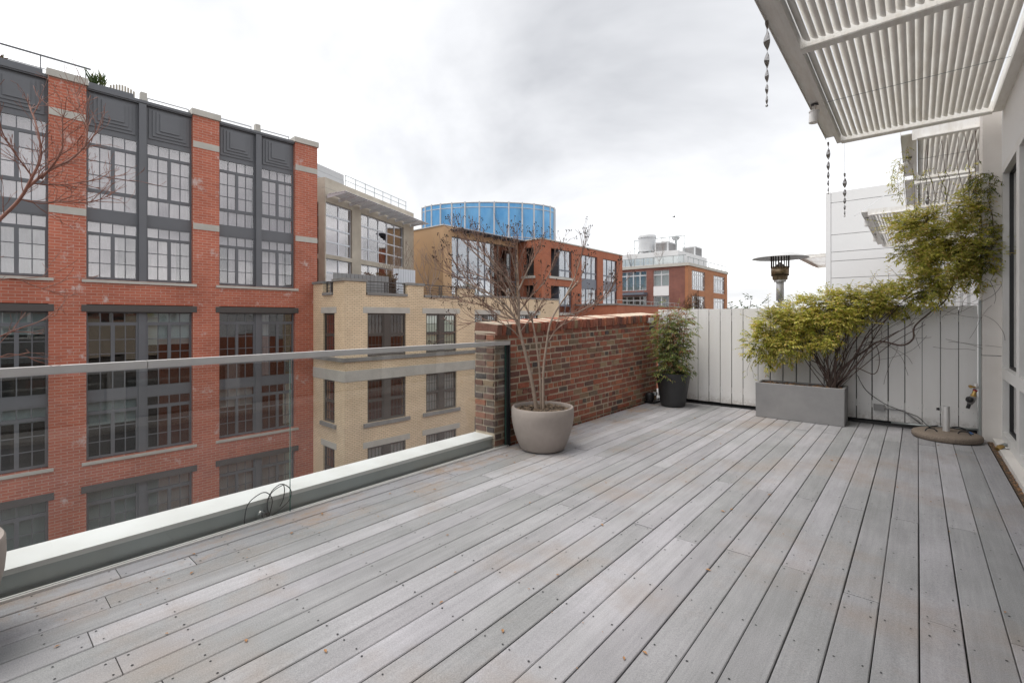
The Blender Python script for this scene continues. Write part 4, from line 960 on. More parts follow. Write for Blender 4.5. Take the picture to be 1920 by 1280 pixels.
# patio heater on the neighbouring terrace
ht = thing('patio_heater', 'steel patio heater with wide reflector hood behind the fence', 'patio heater', (-1.66, 8.5, -.02))
hc = (-1.66, 8.5, 0)
MB().lathe([(.0, 2.395), (.16, 2.385), (.28, 2.345), (.395, 2.302), (.40, 2.295), (.39, 2.296), (.27, 2.335), (.1, 2.37), (0, 2.375)], 48, hc).build('hood', 'light_metal', ht, smooth=True, sharp=60)
MB().lathe([(.125, 2.02), (.13, 2.16)], 24, hc).lathe([(.105, 1.955), (.11, 2.02), (.135, 2.02)], 24, hc).build('burner', 'bronze_steel', ht, smooth=True)
for k in range(20):
    a = k * math.pi / 10; MB().tube([(hc[0] + .128 * math.cos(a), hc[1] + .128 * math.sin(a), 2.14), (hc[0] + .128 * math.cos(a), hc[1] + .128 * math.sin(a), 2.355)], .006, 4).build('grille_bar', 'steel_lintel', ht)
MB().lathe([(.132, 2.335), (.132, 2.36), (.09, 2.36)], 24, hc).lathe([(.085, 1.92), (.10, 2.15), (.0, 2.24)], 20, hc).build('emitter', 'brushed_steel', ht)
MB().lathe([(.055, 1.62), (.055, 1.96)], 16, hc).lathe([(.032, 0.7), (.032, 1.62)], 16, hc).build('pole', 'brushed_steel', ht, smooth=True)
MB().lathe([(.24, 0), (.24, .02), (.20, .72), (0, .74)], 24, hc).build('tank_housing', 'brushed_steel', ht)
# far white panelled wall
ww = thing('panelled_wall', 'tall white panelled wall end behind the vine', 'building', (-.4, 19.6, 0))
zs = [-.1, 1.5, 2.72, 3.30, 3.61, 4.2, 5.30, 5.67]
for a, b in zip(zs[:-1], zs[1:]):
    MB().box(-2.25, 2.6, 19.50, 19.56, a + .008, b - .008).build('panel', 'white_render', ww)
MB().box(-2.41, -2.262, 19.495, 19.56, -.1, 5.67).build('corner_panel', 'white_render', ww)
MB().box(-2.40, 2.6, 19.565, 26, -.1, 5.65).build('core', 'cement', ww)
MB().box(-2.415, -2.405, 19.57, 26, -.1, 5.66).build('side_panel', 'white_render', ww)
MB().tube([(-1.05, 12.86, 3.60), (-.2, 14.8, 4.65)], .008, 4).build('stay_cable', 'light_metal', ww)
sc_ = thing('slat_screen', 'narrow vertical slat screen behind the vine at the house corner', 'screen', (.38, 9.2, 0))
for k in range(7): MB().box(.08 + k * .075, .115 + k * .075, 9.2, 9.23, 0, 2.3).build('slat', 'white_render', sc_)
MB().box(.05, .60, 9.235, 9.26, 1.9, 1.96).build('rail', 'blue_grey_metal', sc_)

# ================================================================ RED BRICK BUILDING ACROSS THE STREET
PHI = rad(2.335); ROT = rad(90) - PHI
RB = (-21.982, .896, 0)
rb = thing('red_brick_building', 'red brick loft building with charcoal metal window bays across the street', 'building', (RB[0], RB[1], STREET), ROT)
WM[rb.name] = Matrix.Translation((RB[0], RB[1], STREET)) @ Matrix.Rotation(ROT, 4, 'Z')
class ZF(Frame):                   # facade heights are given above the terrace; buildings stand on the street
    def __call__(f, s, d, z): return Frame.__call__(f, s, d, z - STREET)
T = ZF()
bays = [(-6.25, -3.1), (-2.08, 1.07), (2.01, 5.16), (6.08, 9.15)]; piers = [(-7.2, -6.25), (-3.1, -2.08), (1.07, 2.01), (5.16, 6.08), (9.15, 10.17)]
ops = []
for a, b in bays:
    ops += [(a, b, 2.71, 12), (a, b, -3.63, 1.84), (a, b, -9.9, -4.48)]
wm = MB(); wallcut(wm, T, -7.2, 10.17, STREET, 9.40, 0, .55, ops)
wm.box(-7.2, -6.8, .55, 14, STREET, 9.3, T).box(9.77, 10.17, .55, 14, STREET, 9.3, T)
wm.build('wall', 'red_brick', rb, world=False)
MB().box(-6.8, 9.77, .55, 14, 9.0, 9.2, T).build('roof', 'roof_grey', rb, world=False)
rm = MB().box(-7.0, 10.0, 1.9, 1.95, STREET, 9.0, T)
for z in (5.05, 1.9, -1.5, -4.2): rm.box(-7.0, 10.0, .56, 1.9, z - .12, z, T)
rm.build('rooms', 'room_dark', rb, world=False)
for a, b in piers:
    MB().box(a - .05, b + .05, -.07, .62, 9.405, 9.64, T).build('coping', 'limestone', rb, world=False)
    for z0_, z1_ in ((8.13, 8.38), (4.88, 5.13)): MB().box(a + .003, b - .003, -.02, .3, z0_, z1_, T).build('stone_band', 'limestone', rb, world=False)
    MB().box(a - .15, a - .148, .3, .3, 0, 0, T) if 0 else None
Pn = Panes(rb, 296)
def loft(a, b, zb, kind, gm, single=False):
    """one half-bay window. kind 3: transom, casements and low lights; kind 2: transom and casements"""
    nc = 1 if single else 4
    (t0, t1), (c0, c1), lo = zb[:3]
    mid = (a + b) / 2
    subs = [(a + .02, b - .02, t0, t1, nc, 1, .035, .03), (a + .02, mid, c0, c1, 1 if single else 2, 1 if single else 3, .055, .028), (mid, b - .02, c0, c1, 1 if single else 2, 1 if single else 3, .055, .028)]
    if lo: subs.append((a + .02, b - .02, lo[0], lo[1], nc, 1, .035, .03))
    z0_ = (lo or (c0, c1))[0] - .02
    return window(rb, T, Pn, (a, b, z0_, t1 + .02), subs, 'charcoal_metal', gm, d=.20, fd=.08, tilt=.009)
def halves(a, b):
    m_ = (a + b) / 2; return (a, m_ - .11), (m_ + .11, b)
for a, b in reversed(bays):
    off = b < 0
    for k, (s0_, s1_) in enumerate(halves(a, b)):
        sg = off or (a < 0 and k == 0)
        loft(s0_, s1_, ((7.48, 7.94), (5.86, 7.46), (5.20, 5.82)), 3, 'glass_reflective', sg)
        loft(s0_, s1_, ((4.36, 4.78), (2.76, 4.34), None), 2, 'glass_reflective', sg)
        curtain(rb, T, s0_ + .05, s1_ - .05, 5.2, 7.9, .55, 'curtain_white'); 
        cv = R.uniform(.55, 1.0) * (s1_ - s0_ - .1); cs = s0_ + .05 if R.random() < .5 else s1_ - .05 - cv
        curtain(rb, T, cs, cs + cv, 2.75, 4.7, .6 + .2 * k, 'curtain_white' if R.random() < .8 else 'blind_grey'); curtain(rb, T, s0_ + .05, s1_ - .05, 4.36, 4.76, .50, 'curtain_white', .005, .4, 'blind')
for a, b in reversed(bays):
    off = b < 0
    for k, (s0_, s1_) in enumerate(halves(a, b)):
        sg = off or (a < 0 and k == 0)
        loft(s0_, s1_, ((1.17, 1.57), (-.49, 1.14), (-1.22, -.53)), 3, 'glass_window', sg)
        loft(s0_, s1_, ((-1.97, -1.58), (-3.58, -2.0), None), 2, 'glass_window', sg)
        if R.random() < .55: curtain(rb, T, s0_ + .04, s1_ - .04, R.uniform(-.2, 1.0), 1.55, .42, 'blind_grey', .004, .4, 'blind')
        if R.random() < .35: curtain(rb, T, s0_ + .04, s1_ - .04, R.uniform(-2.8, -1.9), -1.6, .42, 'blind_grey', .004, .4, 'blind')
        if a > 6 and k == 1: curtain(rb, T, s0_ + .1, s0_ + .5, -1.2, 1.5, .6, 'curtain_white'); curtain(rb, T, s1_ - .3, s1_ - .02, -3.5, -1.6, .6, 'curtain_white')
for a, b in reversed(bays):
    for k, (s0_, s1_) in enumerate(halves(a, b)):
        loft(s0_, s1_, ((-5.15, -4.71), (-6.8, -5.18), (-7.5, -6.84)), 3, 'glass_window', b < 0)
        curtain(rb, T, s0_ + .05, s1_ - .05, -7.4, -4.75, .45, 'blind_grey', .004, .3, 'blind')
Pn.close()
for a, b in bays:
    m_ = (a + b) / 2
    cm = MB()
    cm.box(m_ - .11, m_ + .11, .06, .30, 2.71, 9.319, T)
    for s0_, s1_ in halves(a, b):
        cm.box(s0_ + .001, s1_ - .001, .19, .30, 4.80, 5.18, T)
    cm.build('mullion', 'charcoal_metal', rb, world=False)
    MB().box(a + .002, b - .002, .06, .40, 9.36, 9.46, T).box(a + .002, b - .002, .10, .40, 9.32, 9.36, T).build('parapet_cap', 'charcoal_metal', rb, world=False)
    for s0_, s1_ in halves(a, b):
        pm = MB().box(s0_ + .002, s1_ - .002, .22, .30, 7.961, 9.319, T)
        for i, (ins, dd) in enumerate(((.09, .185), (.20, .150), (.31, .115), (.42, .08))):   # stepped, off-centre raised panels
            pm.box(s0_ + ins, s1_ - ins, dd, dd + .036, 8.12 + i * .11, 9.24 - i * .04, T)
        pm.build('stepped_panel', 'charcoal_metal', rb, world=False)
    lm2 = MB().box(m_ - .11, m_ + .11, .16, .30, -3.63, 1.579, T)
    for s0_, s1_ in halves(a, b): lm2.box(s0_ + .001, s1_ - .001, .19, .30, -1.56, -1.24, T)
    lm2.build('mullion', 'charcoal_metal', rb, world=False)
    MB().box(m_ - .11, m_ + .11, .16, .30, -9.9, -4.70, T).build('mullion', 'charcoal_metal', rb, world=False)
    for z in (1.581, -4.699): MB().box(a - .13, b + .13, -.03, .27, z, z + .235, T).build('lintel', 'steel_lintel', rb, world=False)
    for z in (2.60, -3.74): MB().box(a - .12, b + .12, -.06, .25, z, z + .10, T).build('sill', 'limestone', rb, world=False)
# salt streaks keep to the brick material; vertical control joints are real grooves
# rooftop things on the red building
rr2 = MB(); 
for s in [-6 + 1.15 * k for k in range(8)]: rr2.box(s, s + .03, .75, .78, 9.2, 10.32, T)
rr2.box(-7, 2.2, .745, .785, 10.28, 10.33, T).box(-7, 2.2, .755, .775, 9.86, 9.88, T); rr2.build('roof_railing', 'charcoal_metal', rb, world=False)
for a, b in ((3.75, 5.1), (6.15, 7.4), (7.75, 9.0)):
    q = MB().box(a, b, .30, .34, 9.64, 9.68, T)
    for s in (a, b - .03): q.box(s, s + .03, .30, .34, 9.46, 9.64, T)
    q.build('low_rail', 'light_metal', rb, world=False)
for s in (3.55, 7.55): MB().box(s, s + .2, .25, .5, 9.46, 9.83, T).build('parapet_post', 'limestone', rb, world=False)
def rbw(s, d, z): return WM[rb.name] @ Vector(T(s, d, z))
for s, L, lb in ((2.12, 1.25, 'dark roof planter with spiky plant on the red building'), (-.35, 1.3, 'dark roof planter with sagging bare plant near the left edge')):
    r = thing('roof_planter', lb, 'planter', rbw(s + L / 2, .62, 9.2), ROT, 'roof planters')
    MB().box(-L / 2, L / 2, -.2, .2, 0, .52).build('box', 'charcoal_metal', r, world=False)
    lmx = MB()
    for k in range(46 if s > 0 else 22):
        p = Vector((R.uniform(-L / 2, -L / 2 + .45), R.uniform(-.15, .15), .52)); leaf(lmx, p, UP + rvec() * .55, rvec(), R.uniform(.25, .62) * (1 if s > 0 else .6), .06)
    lmx.build('leaves', 'evergreen_leaf' if s > 0 else 'brown_hedge_leaf', r, world=False, kind='stuff')
r = thing('roof_furniture', 'weathered slatted seat back showing above the red building parapet', 'seat', rbw(3.1, .9, 9.2), ROT)
for k in range(9):
    x = -.36 + k * .085; MB().box(x, x + .06, 0, .03, .2, .78 + .14 * math.sin((k + .5) / 9 * math.pi)).build('slat', 'concrete', r, world=False)
MB().box(-.4, .42, .035, .07, .30, .38).build('rail', 'concrete', r, world=False)

# ================================================================ BUFF BRICK BUILDING
P2 = (19.03 * -math.cos(PHI), 19.03 * math.sin(PHI))
yb = thing('buff_brick_building', 'pale buff brick building with stone bands and stepped parapet', 'building', (P2[0], P2[1], STREET), ROT)
ypairs = [(11.07, 13.09), (14.27, 16.23)]
rows = [(-.36, 1.58), (-3.30, -1.40), (-6.35, -4.41), (-9.4, -7.45)]
ops = [(a, b, c, e_) for a, b in ypairs for c, e_ in rows]
S = 9.98
wm = MB(); wallcut(wm, T, S, 17.52, STREET, 2.38, 0, .35, ops)
for a, b, z in ((S, 11.0, 2.96), (13.2, 14.12, 2.93), (16.42, 17.52, 2.93)): wm.box(a, b, 0, .35, 2.38, z, T)
TS = ZF((S, 2.97), (0, -1), (1, 0))          # side face, s runs from the far end to the street corner
sops = [(2.97 - 1.96, 2.97 - .89, c, e_) for c, e_ in rows]
wallcut(wm, TS, 0, 2.619, STREET, 2.38, 0, .35, sops)
wm.box(0.0, .95, 0, .35, 2.38, 2.93, TS); wm.box(1.95, 2.619, 0, .35, 2.38, 2.96, TS)
wm.box(17.52, 27, 1.5, 1.85, STREET, 2.5, T) if 0 else None
TR = ZF((17.52, 1.5), (1, 0), (0, 1)); rops = [(1.3, 3.3, c, e_) for c, e_ in rows] + [(5.2, 7.2, c, e_) for c, e_ in rows]
wallcut(wm, TR, 0.001, 9.5, STREET, 2.62, 0, .35, rops); wm.box(17.17, 17.519, .35, 1.85, STREET, 2.6, T)
wm.build('wall', 'buff_brick', yb, world=False)
MB().box(S + .36, 17.16, .36, 6, 1.9, 2.05, T).box(17.6, 26.9, 1.86, 6, 1.9, 2.05, T).build('roof_deck', 'roof_grey', yb, world=False)
rmm = MB().box(S + .36, 27, 2.4, 2.45, STREET, 1.9, T)
for z in (1.85, -1.0, -4.0, -7.0): rmm.box(S + .36, 17.1, .36, 2.4, z - .1, z, T)
rmm.build('rooms', 'room_dark', yb, world=False)
Py = Panes(yb, 280)
def sash(T_, a, b, c, e_, back=None, dd=.06):
    mid = (c + e_) / 2
    o = window(yb, T_, Py, (a, b, c, e_), [(a + .03, b - .03, mid + .02, e_ - .04, 1, 1, .045, .0), (a + .03, b - .03, c + .06, mid - .02, 1, 1, .045, .0)], 'bronze_frame', 'glass_window', d=dd, fd=.07)
    mb = MB(); n = 4 if b - a > .7 else 3
    for zz0, zz1 in ((mid + .065, e_ - .085), (c + .105, mid - .065)):
        for i in range(1, n):
            x = a + .075 + (b - a - .15) * i / n; mb.box(x - .010, x + .010, dd + .018, dd + .028, zz0, zz1, T_)
        zc_ = (zz0 + zz1) / 2; mb.box(a + .075, b - .075, dd + .016, dd + .0265, zc_ - .010, zc_ + .010, T_)
    mb.build('glazing_bars', 'bronze_frame', o, world=False)
    if back: curtain(yb, T_, a + .05, b - .05, c + .05, e_ - .03, dd + .075, back, .004, .3, 'blind')
def pair(T_, a, b, c, e_, back):
    m_ = (a + b) / 2
    sash(T_, a + .01, m_ - .15, c, e_, back); sash(T_, m_ + .15, b - .01, c, e_, back)
    MB().box(m_ - .149, m_ + .149, .04, .16, c, e_, T_).build('centre_panel', 'bronze_frame', yb, world=False)
for i, (c, e_) in enumerate(rows):
    for j, (a, b) in enumerate(ypairs):
        pair(T, a, b, c, e_, {(0, 1): 'blind_cream', (1, 1): 'blind_grey', (2, 0): 'blind_grey', (2, 1): 'blind_grey'}.get((i, j)))
    sash(TS, 2.97 - 1.95, 2.97 - .90, c, e_, 'curtain_red' if i == 0 else None, .06)
    for a, b in ((1.3, 3.3), (5.2, 7.2)): pair(TR, a, b, c, e_, None)
Py.close()
st_ = 'limestone'
for a, b in ypairs:
    for z in (1.582, -4.408, -7.448): MB().box(a - .22, b + .22, -.015, .2, z, z + .27, T).build('lintel', st_, yb, world=False)
    for z in (-3.48, -6.53): MB().box(a - .2, b + .2, -.09, .2, z, z + .165, T).build('sill', 'dark_stone', yb, world=False)
for z in (1.582, -4.408): MB().box(2.97 - 2.15, 2.97 - .70, -.015, .2, z, z + .27, TS).build('lintel', st_, yb, world=False)
for z in (-3.48, -6.53): MB().box(2.97 - 2.15, 2.97 - .70, -.09, .2, z, z + .165, TS).build('sill', 'dark_stone', yb, world=False)
MB().box(S - .09, 17.56, -.09, .3, -.53, -.361, T).box(0, 2.97 - .001, -.088, .3, -.532, -.362, TS).build('ledge', 'dark_stone', yb, world=False)
MB().box(S - .025, 17.54, -.025, .3, -1.398, -.92, T).box(0, 2.96, -.022, .3, -1.40, -.922, TS).build('stone_band', st_, yb, world=False)
for a, b, z in ((S - .06, 11.04, 2.961), (13.16, 14.16, 2.931), (16.38, 17.56, 2.931), (11.045, 13.155, 2.385), (14.165, 16.375, 2.385)):
    MB().box(a, b, -.06, .41, z, z + .12, T).build('coping', 'dark_stone', yb, world=False)
MB().box(-.02, .99, -.06, .41, 2.931, 3.05, TS).box(1.91, 2.55, -.06, .41, 2.962, 3.08, TS).box(1.0, 1.9, -.06, .41, 2.386, 2.505, TS).build('coping', 'dark_stone', yb, world=False)
for a, b in ((1.3, 3.3), (5.2, 7.2)): MB().box(a - .22, b + .22, -.015, .2, 1.582, 1.85, TR).build('lintel', st_, yb, world=False)
MB().box(-.02, 9.5, -.05, .4, 2.621, 2.73, TR).build('coping', 'dark_stone', yb, world=False)
for T_, a, b in ((T, 11.05, 13.15), (T, 14.17, 16.37), (TS, 1.0, 1.9)):
    q = MB()
    for z in (2.60, 2.72, 2.84, 2.98): q.box(a, b, .16, .19, z, z + (.02 if z < 2.9 else .045), T_)
    for s in (a, (a + b) / 2 - .06, (a + b) / 2 + .06, b - .04): q.box(s, s + .045, .15, .20, 2.505, 2.98, T_)
    q.build('railing', 'steel_lintel', yb, world=False)
WMY = WM[yb.name]
def ybw(s, d, z): return WMY @ Vector(T(s, d, z))
# roof garden on the buff building
hd = thing('roof_hedge', 'clipped brown and green hedge box on the buff building roof', 'hedge', ybw(12.6, 1.6, 2.05), ROT)
lmx = MB()
for k in range(1500):
    p = Vector((R.uniform(-.95, .95), R.uniform(-.3, .3), R.uniform(.2, 1.48))); leaf(lmx, p, rvec() + Vector((0, -.5, .2)), rvec(), .12, .06)
lmx.build('leaves', 'brown_hedge_leaf', hd, world=False, kind='stuff'); MB().box(-.85, .85, -.22, .22, 0, 1.3).build('twigs', 'vine_wood', hd, world=False)
ms_ = thing('metal_screen', 'grey ribbed metal screen beside the roof hedge', 'screen', ybw(14.3, 1.9, 2.05), ROT)
for k in range(9): MB().box(-.65 + k * .15, -.65 + k * .15 + .135, 0, .06, 0, 1.85).build('panel', 'aluminium', ms_, world=False)
ms_ = thing('metal_screen', 'long low grey ribbed metal screen on the buff roof corner', 'screen', ybw(11.0, 1.0, 2.05), ROT)
for k in range(14): MB().box(-1.0 + k * .2, -1.0 + k * .2 + .185, 0, .06, 0, 1.32).build('panel', 'cement', ms_, world=False)
bx = bushy('roof_shrub', 'low green shrub behind the buff building railing', 'shrub', tuple(ybw(15.6, .8, 2.1)), .55, .22, 90, 'evergreen_leaf', .10, .03)
bx = bushy('roof_shrub', 'rounded olive shrub on the buff roof behind the bare tree', 'shrub', tuple(ybw(19.3, 2.6, 2.3)), .75, .55, 160, 'evergreen_leaf', .12, .04)
def baretree(c, h_, label, mat='bark_grey', seed=1, group='bare roof trees', r0_=.05):
    r = thing('bare_tree', label, 'tree', tuple(c), 0, group); rr = random.Random(seed); a_, b_, tp = MB(), MB(), []
    c = Vector(c); a_.tube([c, c + Vector((.02, 0, h_ * .16)), c + Vector((0, .03, h_ * .3))], [r0_, r0_ * .85, r0_ * .7], 7)
    for k in range(7):
        an = k * .9 + rr.random(); branch(b_, c + UP * h_ * rr.uniform(.12, .3), Vector((math.cos(an) * .7, math.sin(an) * .7, 1)), h_ * .34, r0_ * .5, 4, tp, rr, .5, .25, 4, 5, (2, 2), .006, .66)
    a_.build('trunk', mat, r, smooth=True); b_.build('branches', mat, r); return r
baretree(ybw(14.2, 2.8, 2.05), 2.6, 'leafless roof tree in front of the concrete building', seed=3)
baretree(ybw(16.4, 2.5, 2.05), 3.4, 'leafless roof tree before the tan stucco wall, nearer its corner', seed=5)
baretree(ybw(15.4, 4.0, 2.05), 3.5, 'leafless roof tree before the tan stucco wall, at its left', seed=8)

# ================================================================ CONCRETE AND GLASS BUILDING
PHC = rad(-22.17); ROTC = rad(90) - PHC
cbn = thing('concrete_building', 'concrete and glass building with projecting white sunshade', 'building', (-25.648, 13.596, STREET), ROTC)
ops = [(.10, 2.45, 5.03, 8.02), (3.35, 8.45, 5.10, 8.03), (.10, 2.45, 1.5, 4.80), (3.35, 8.45, 1.5, 4.80)]
wm = MB(); wallcut(wm, T, 0, 9.89, STREET, 9.39, 0, .4, ops)
TL = ZF((0, 6.0), (0, -1), (1, 0)); wallcut(wm, TL, 0, 5.599, STREET, 9.39, 0, .4, [(2.4, 5.55, 5.03, 8.02), (2.4, 5.55, 1.5, 4.8)])
wm.box(9.5, 9.89, .4, 6, STREET, 9.39, T)
wm.build('wall', 'concrete', cbn, world=False)
MB().box(.4, 9.5, .4, 6, 8.9, 9.1, T).build('roof', 'roof_grey', cbn, world=False)
MB().box(.45, 9.45, 2.2, 2.25, STREET, 8.9, T).box(.45, 9.45, .41, 2.2, 4.82, 5.0, T).build('rooms', 'room_dark', cbn, world=False)
Pc = Panes(cbn, 200)
def gridwin(B, P__, T_, cols, rws, fm, gm, d=.12, fw=.05, tilt=.005):
    subs = [(cols[i], cols[i + 1], rws[j], rws[j + 1], 1, 1, fw / 2, 0) for i in range(len(cols) - 1) for j in range(len(rws) - 1)]
    return window(B, T_, P__, (cols[0], cols[-1], rws[0], rws[-1]), subs, fm, gm, d=d, fd=.09, tilt=tilt)
gridwin(cbn, Pc, T, [.10, 1.32, 2.45], [5.03, 5.78, 6.55, 7.31, 8.02], 'aluminium', 'glass_reflective', fw=.10)
gridwin(cbn, Pc, T, [3.35, 4.31, 5.40, 6.42, 7.38, 8.45], [5.10, 5.82, 6.55, 7.28, 8.03], 'aluminium', 'glass_reflective', fw=.09)
for cs in ([.10, 1.32, 2.45], [3.35, 4.31, 5.40, 6.42, 7.38, 8.45]): gridwin(cbn, Pc, T, cs, [1.5, 2.6, 4.0, 4.80], 'aluminium', 'glass_reflective', fw=.1)
gridwin(cbn, Pc, TL, [2.4, 4.0, 5.55], [5.03, 5.78, 6.55, 7.31, 8.02], 'blue_grey_metal', 'glass_window', fw=.09); gridwin(cbn, Pc, TL, [2.4, 4.0, 5.55], [1.5, 3.0, 4.8], 'blue_grey_metal', 'glass_window', fw=.09)
Pc.close()
curtain(cbn, T, .15, 2.4, 5.05, 7.3, .5, 'curtain_white', .01, .4, 'blind'); curtain(cbn, T, 3.4, 4.25, 5.1, 7.5, .5, 'curtain_white', .01, .4, 'blind'); curtain(cbn, T, .15, 4.2, 2.0, 4.7, .5, 'curtain_white', .01, .4, 'blind')
for s in (0, 2.9, 8.9):
    pass
MB().box(-.003, 9.893, -.004, .2, 8.80, 8.815, T).build('joint', 'dark_stone', cbn, world=False)
for k in range(10):
    s = .15 + k * 1.02
    m_ = MB(); v = [T(s, 0, 8.42), T(s, 0, 8.22), T(s, -1.25, 8.42), T(s, -1.3, 8.50), T(s + .05, 0, 8.42), T(s + .05, 0, 8.22), T(s + .05, -1.25, 8.42), T(s + .05, -1.3, 8.50)]
    m_.add(v, [(0, 1, 2, 3), (7, 6, 5, 4), (0, 4, 5, 1), (1, 5, 6, 2), (2, 6, 7, 3), (3, 7, 4, 0)]); m_.build('sunshade_fin', 'white_metal', cbn, world=False)
sh = MB()
for k in range(6): sh.box(.1, 9.95, -1.32 + k * .2, -1.32 + k * .2 + .17, 8.505 - .012 * k, 8.525 - .012 * k, T)
sh.build('sunshade', 'white_metal', cbn, world=False)
q = MB()
for k in range(8): q.box(2.0 + k * 1.0, 2.03 + k * 1.0, .15, .18, 9.39, 10.1, T)
for z in (9.75, 10.06): q.box(2.0, 9.1, .15, .18, z, z + .03, T)
q.build('roof_railing', 'galvanised', cbn, world=False)
q = MB()
for k in range(5): q.box(-2.5, 5.0, 2.6 - .02 * (k % 2), 6.0, 9.1 + k * .42, 9.1 + k * .42 + .40, T)
q.build('penthouse', 'light_metal', cbn, world=False)

# ================================================================ TAN STUCCO BUILDING
tb = thing('tan_building', 'tan stucco building with a long window band and thin awning', 'building', (-27.364, 23.969, STREET), rad(90))
wm = MB(); wallcut(wm, T, 0, 9.3, STREET, 8.42, 0, .4, [(.87, 8.78, 3.2, 7.69), (.87, 8.78, -.5, 2.7)])
wm.box(0, .4, .4, 9, STREET, 8.42, T); wm.build('wall', 'stucco_tan', tb, world=False)
MB().box(-.05, 9.3, -.05, .45, 8.421, 8.50, T).box(-.05, .45, .451, 9, 8.421, 8.50, T).build('coping', 'light_metal', tb, world=False)
MB().box(.4, 9.3, 2.2, 2.25, STREET, 8.4, T).box(.4, 9.3, .45, 9, 8.2, 8.3, T).build('rooms', 'room_dark', tb, world=False)
Pt = Panes(tb, 100)
gridwin(tb, Pt, T, [.87, 1.6, 2.76, 3.92, 4.68, 5.43], [3.2, 4.6, 7.69], 'blue_grey_metal', 'glass_blue', fw=.12); gridwin(tb, Pt, T, [5.43, 6.28, 7.9], [3.2, 4.6, 7.69], 'bronze_frame', 'glass_window', fw=.12); gridwin(tb, Pt, T, [7.9, 8.78], [3.2, 4.6, 7.69], 'blue_grey_metal', 'glass_blue', fw=.12)
gridwin(tb, Pt, T, [.87, 3.5, 6.2, 8.78], [-.5, 2.7], 'blue_grey_metal', 'glass_blue', fw=.12)
Pt.close()
MB().box(.8, 9.6, -1.0, -.02, 8.16, 8.22, T).build('awning', 'blue_grey_metal', tb, world=False)
for k in range(8): MB().box(1.0 + k * 1.15, 1.08 + k * 1.15, -.95, 0, 8.04, 8.155, T).build('awning_fin', 'blue_grey_metal', tb, world=False)
# blue drum
dr = thing('blue_drum', 'translucent blue curved drum screen rising behind the rooftops', 'roof drum', (-39.0, 44.7, 4))
cx_, cz0, cz1 = Vector((-41.2, 43.6, 0)), 7.0, 15.05
A, B_ = 8.35, 3.9
def dpt(a, k=1.0): return cx_ + RT * (A * k * math.cos(a)) + FW * (B_ * k * math.sin(a))
nseg = 30
for i in range(nseg):
    a0, a1 = 2 * math.pi * i / nseg, 2 * math.pi * (i + 1) / nseg
    mb = MB(); sub = 4; vi, vo = [], []
    for j in range(sub + 1):
        a = a0 + (a1 - a0) * j / sub; p, q = dpt(a), dpt(a, .985)
        vo += [(p.x, p.y, cz0), (p.x, p.y, cz1)]; vi += [(q.x, q.y, cz0), (q.x, q.y, cz1)]
    mb.add(vo, [(2 * j, 2 * j + 2, 2 * j + 3, 2 * j + 1) for j in range(sub)]); mb.build('panel', 'blue_polycarbonate', dr, smooth=True)
    p = dpt(a0, 1.006); MB().tube([(p.x, p.y, cz0), (p.x, p.y, cz1 + .12)], .10, 6).build('rib', 'light_metal', dr)
    if math.sin(a0) < .2:
        p, q = dpt(a0, .93), dpt(a1, .93); MB().bar((p.x, p.y, cz1 - .2 if i % 2 else cz0), (q.x, q.y, cz0 if i % 2 else cz1 - .2), .16, .16).build('brace', 'blue_grey_metal', dr)
for z in (cz1 + .02, cz1 - .55, cz0 + 4): 
    MB().tube([tuple(dpt(2 * math.pi * k / 60, 1.0) + UP * z) for k in range(61)], .09 if z > cz1 else .05, 6, cap=False).build('ring_beam', 'light_metal', dr, smooth=True)
MB().tube([tuple(cx_ + UP * 0 + UP * STREET), tuple(cx_ + UP * cz0)], 3.0, 16).build('core', 'concrete', dr)

# ================================================================ ORANGE BRICK BUILDING
ob_ = thing('orange_brick_building', 'orange-red brick building with corner balconies and grey windows', 'building', (-24.679, 32.842, STREET), rad(90))
O1 = [(1.34, 4.66, 5.10, 7.60), (1.34, 4.66, 1.86, 4.27), (6.38, 9.35, 5.18, 7.53), (6.38, 9.35, 1.2, 4.28), (10.53, 13.51, 5.20, 7.51), (10.53, 13.51, 1.2, 4.30)]
wm = MB(); ops = O1[:2] + [(6.38, 9.35, 1.2, 7.53), (10.53, 13.51, 1.2, 7.51)]
wallcut(wm, T, 0, 14.73, STREET, 8.22, 0, .4, ops)
TO = ZF((0, 2.65), (0, -1), (1, 0)); wallcut(wm, TO, 0, 2.249, STREET, 8.22, 0, .4, [(.63, 1.77, 5.1, 7.6), (.63, 1.77, 1.86, 4.27)])
wm.box(0.4, 14.7, 6, 6.3, STREET, 8.2, T).box(14.33, 14.729, .401, 6, STREET, 8.2, T)
wm.build('wall', 'orange_brick', ob_, world=False)
MB().box(-.06, 14.8, -.06, .5, 8.221, 8.32, T).box(-.06, .5, .501, 2.7, 8.221, 8.32, T).build('coping', 'limestone', ob_, world=False)
MB().box(.4, 14.3, 2.3, 2.35, STREET, 8.1, T).box(.4, 14.3, .41, 6, 7.9, 8.1, T).box(.4, 14.3, .41, 2.3, 4.6, 4.9, T).box(2.62, 2.7, .9, 2.3, 1.8, 7.9, T).build('rooms', 'room_dark', ob_, world=False)
Po = Panes(ob_, 100)
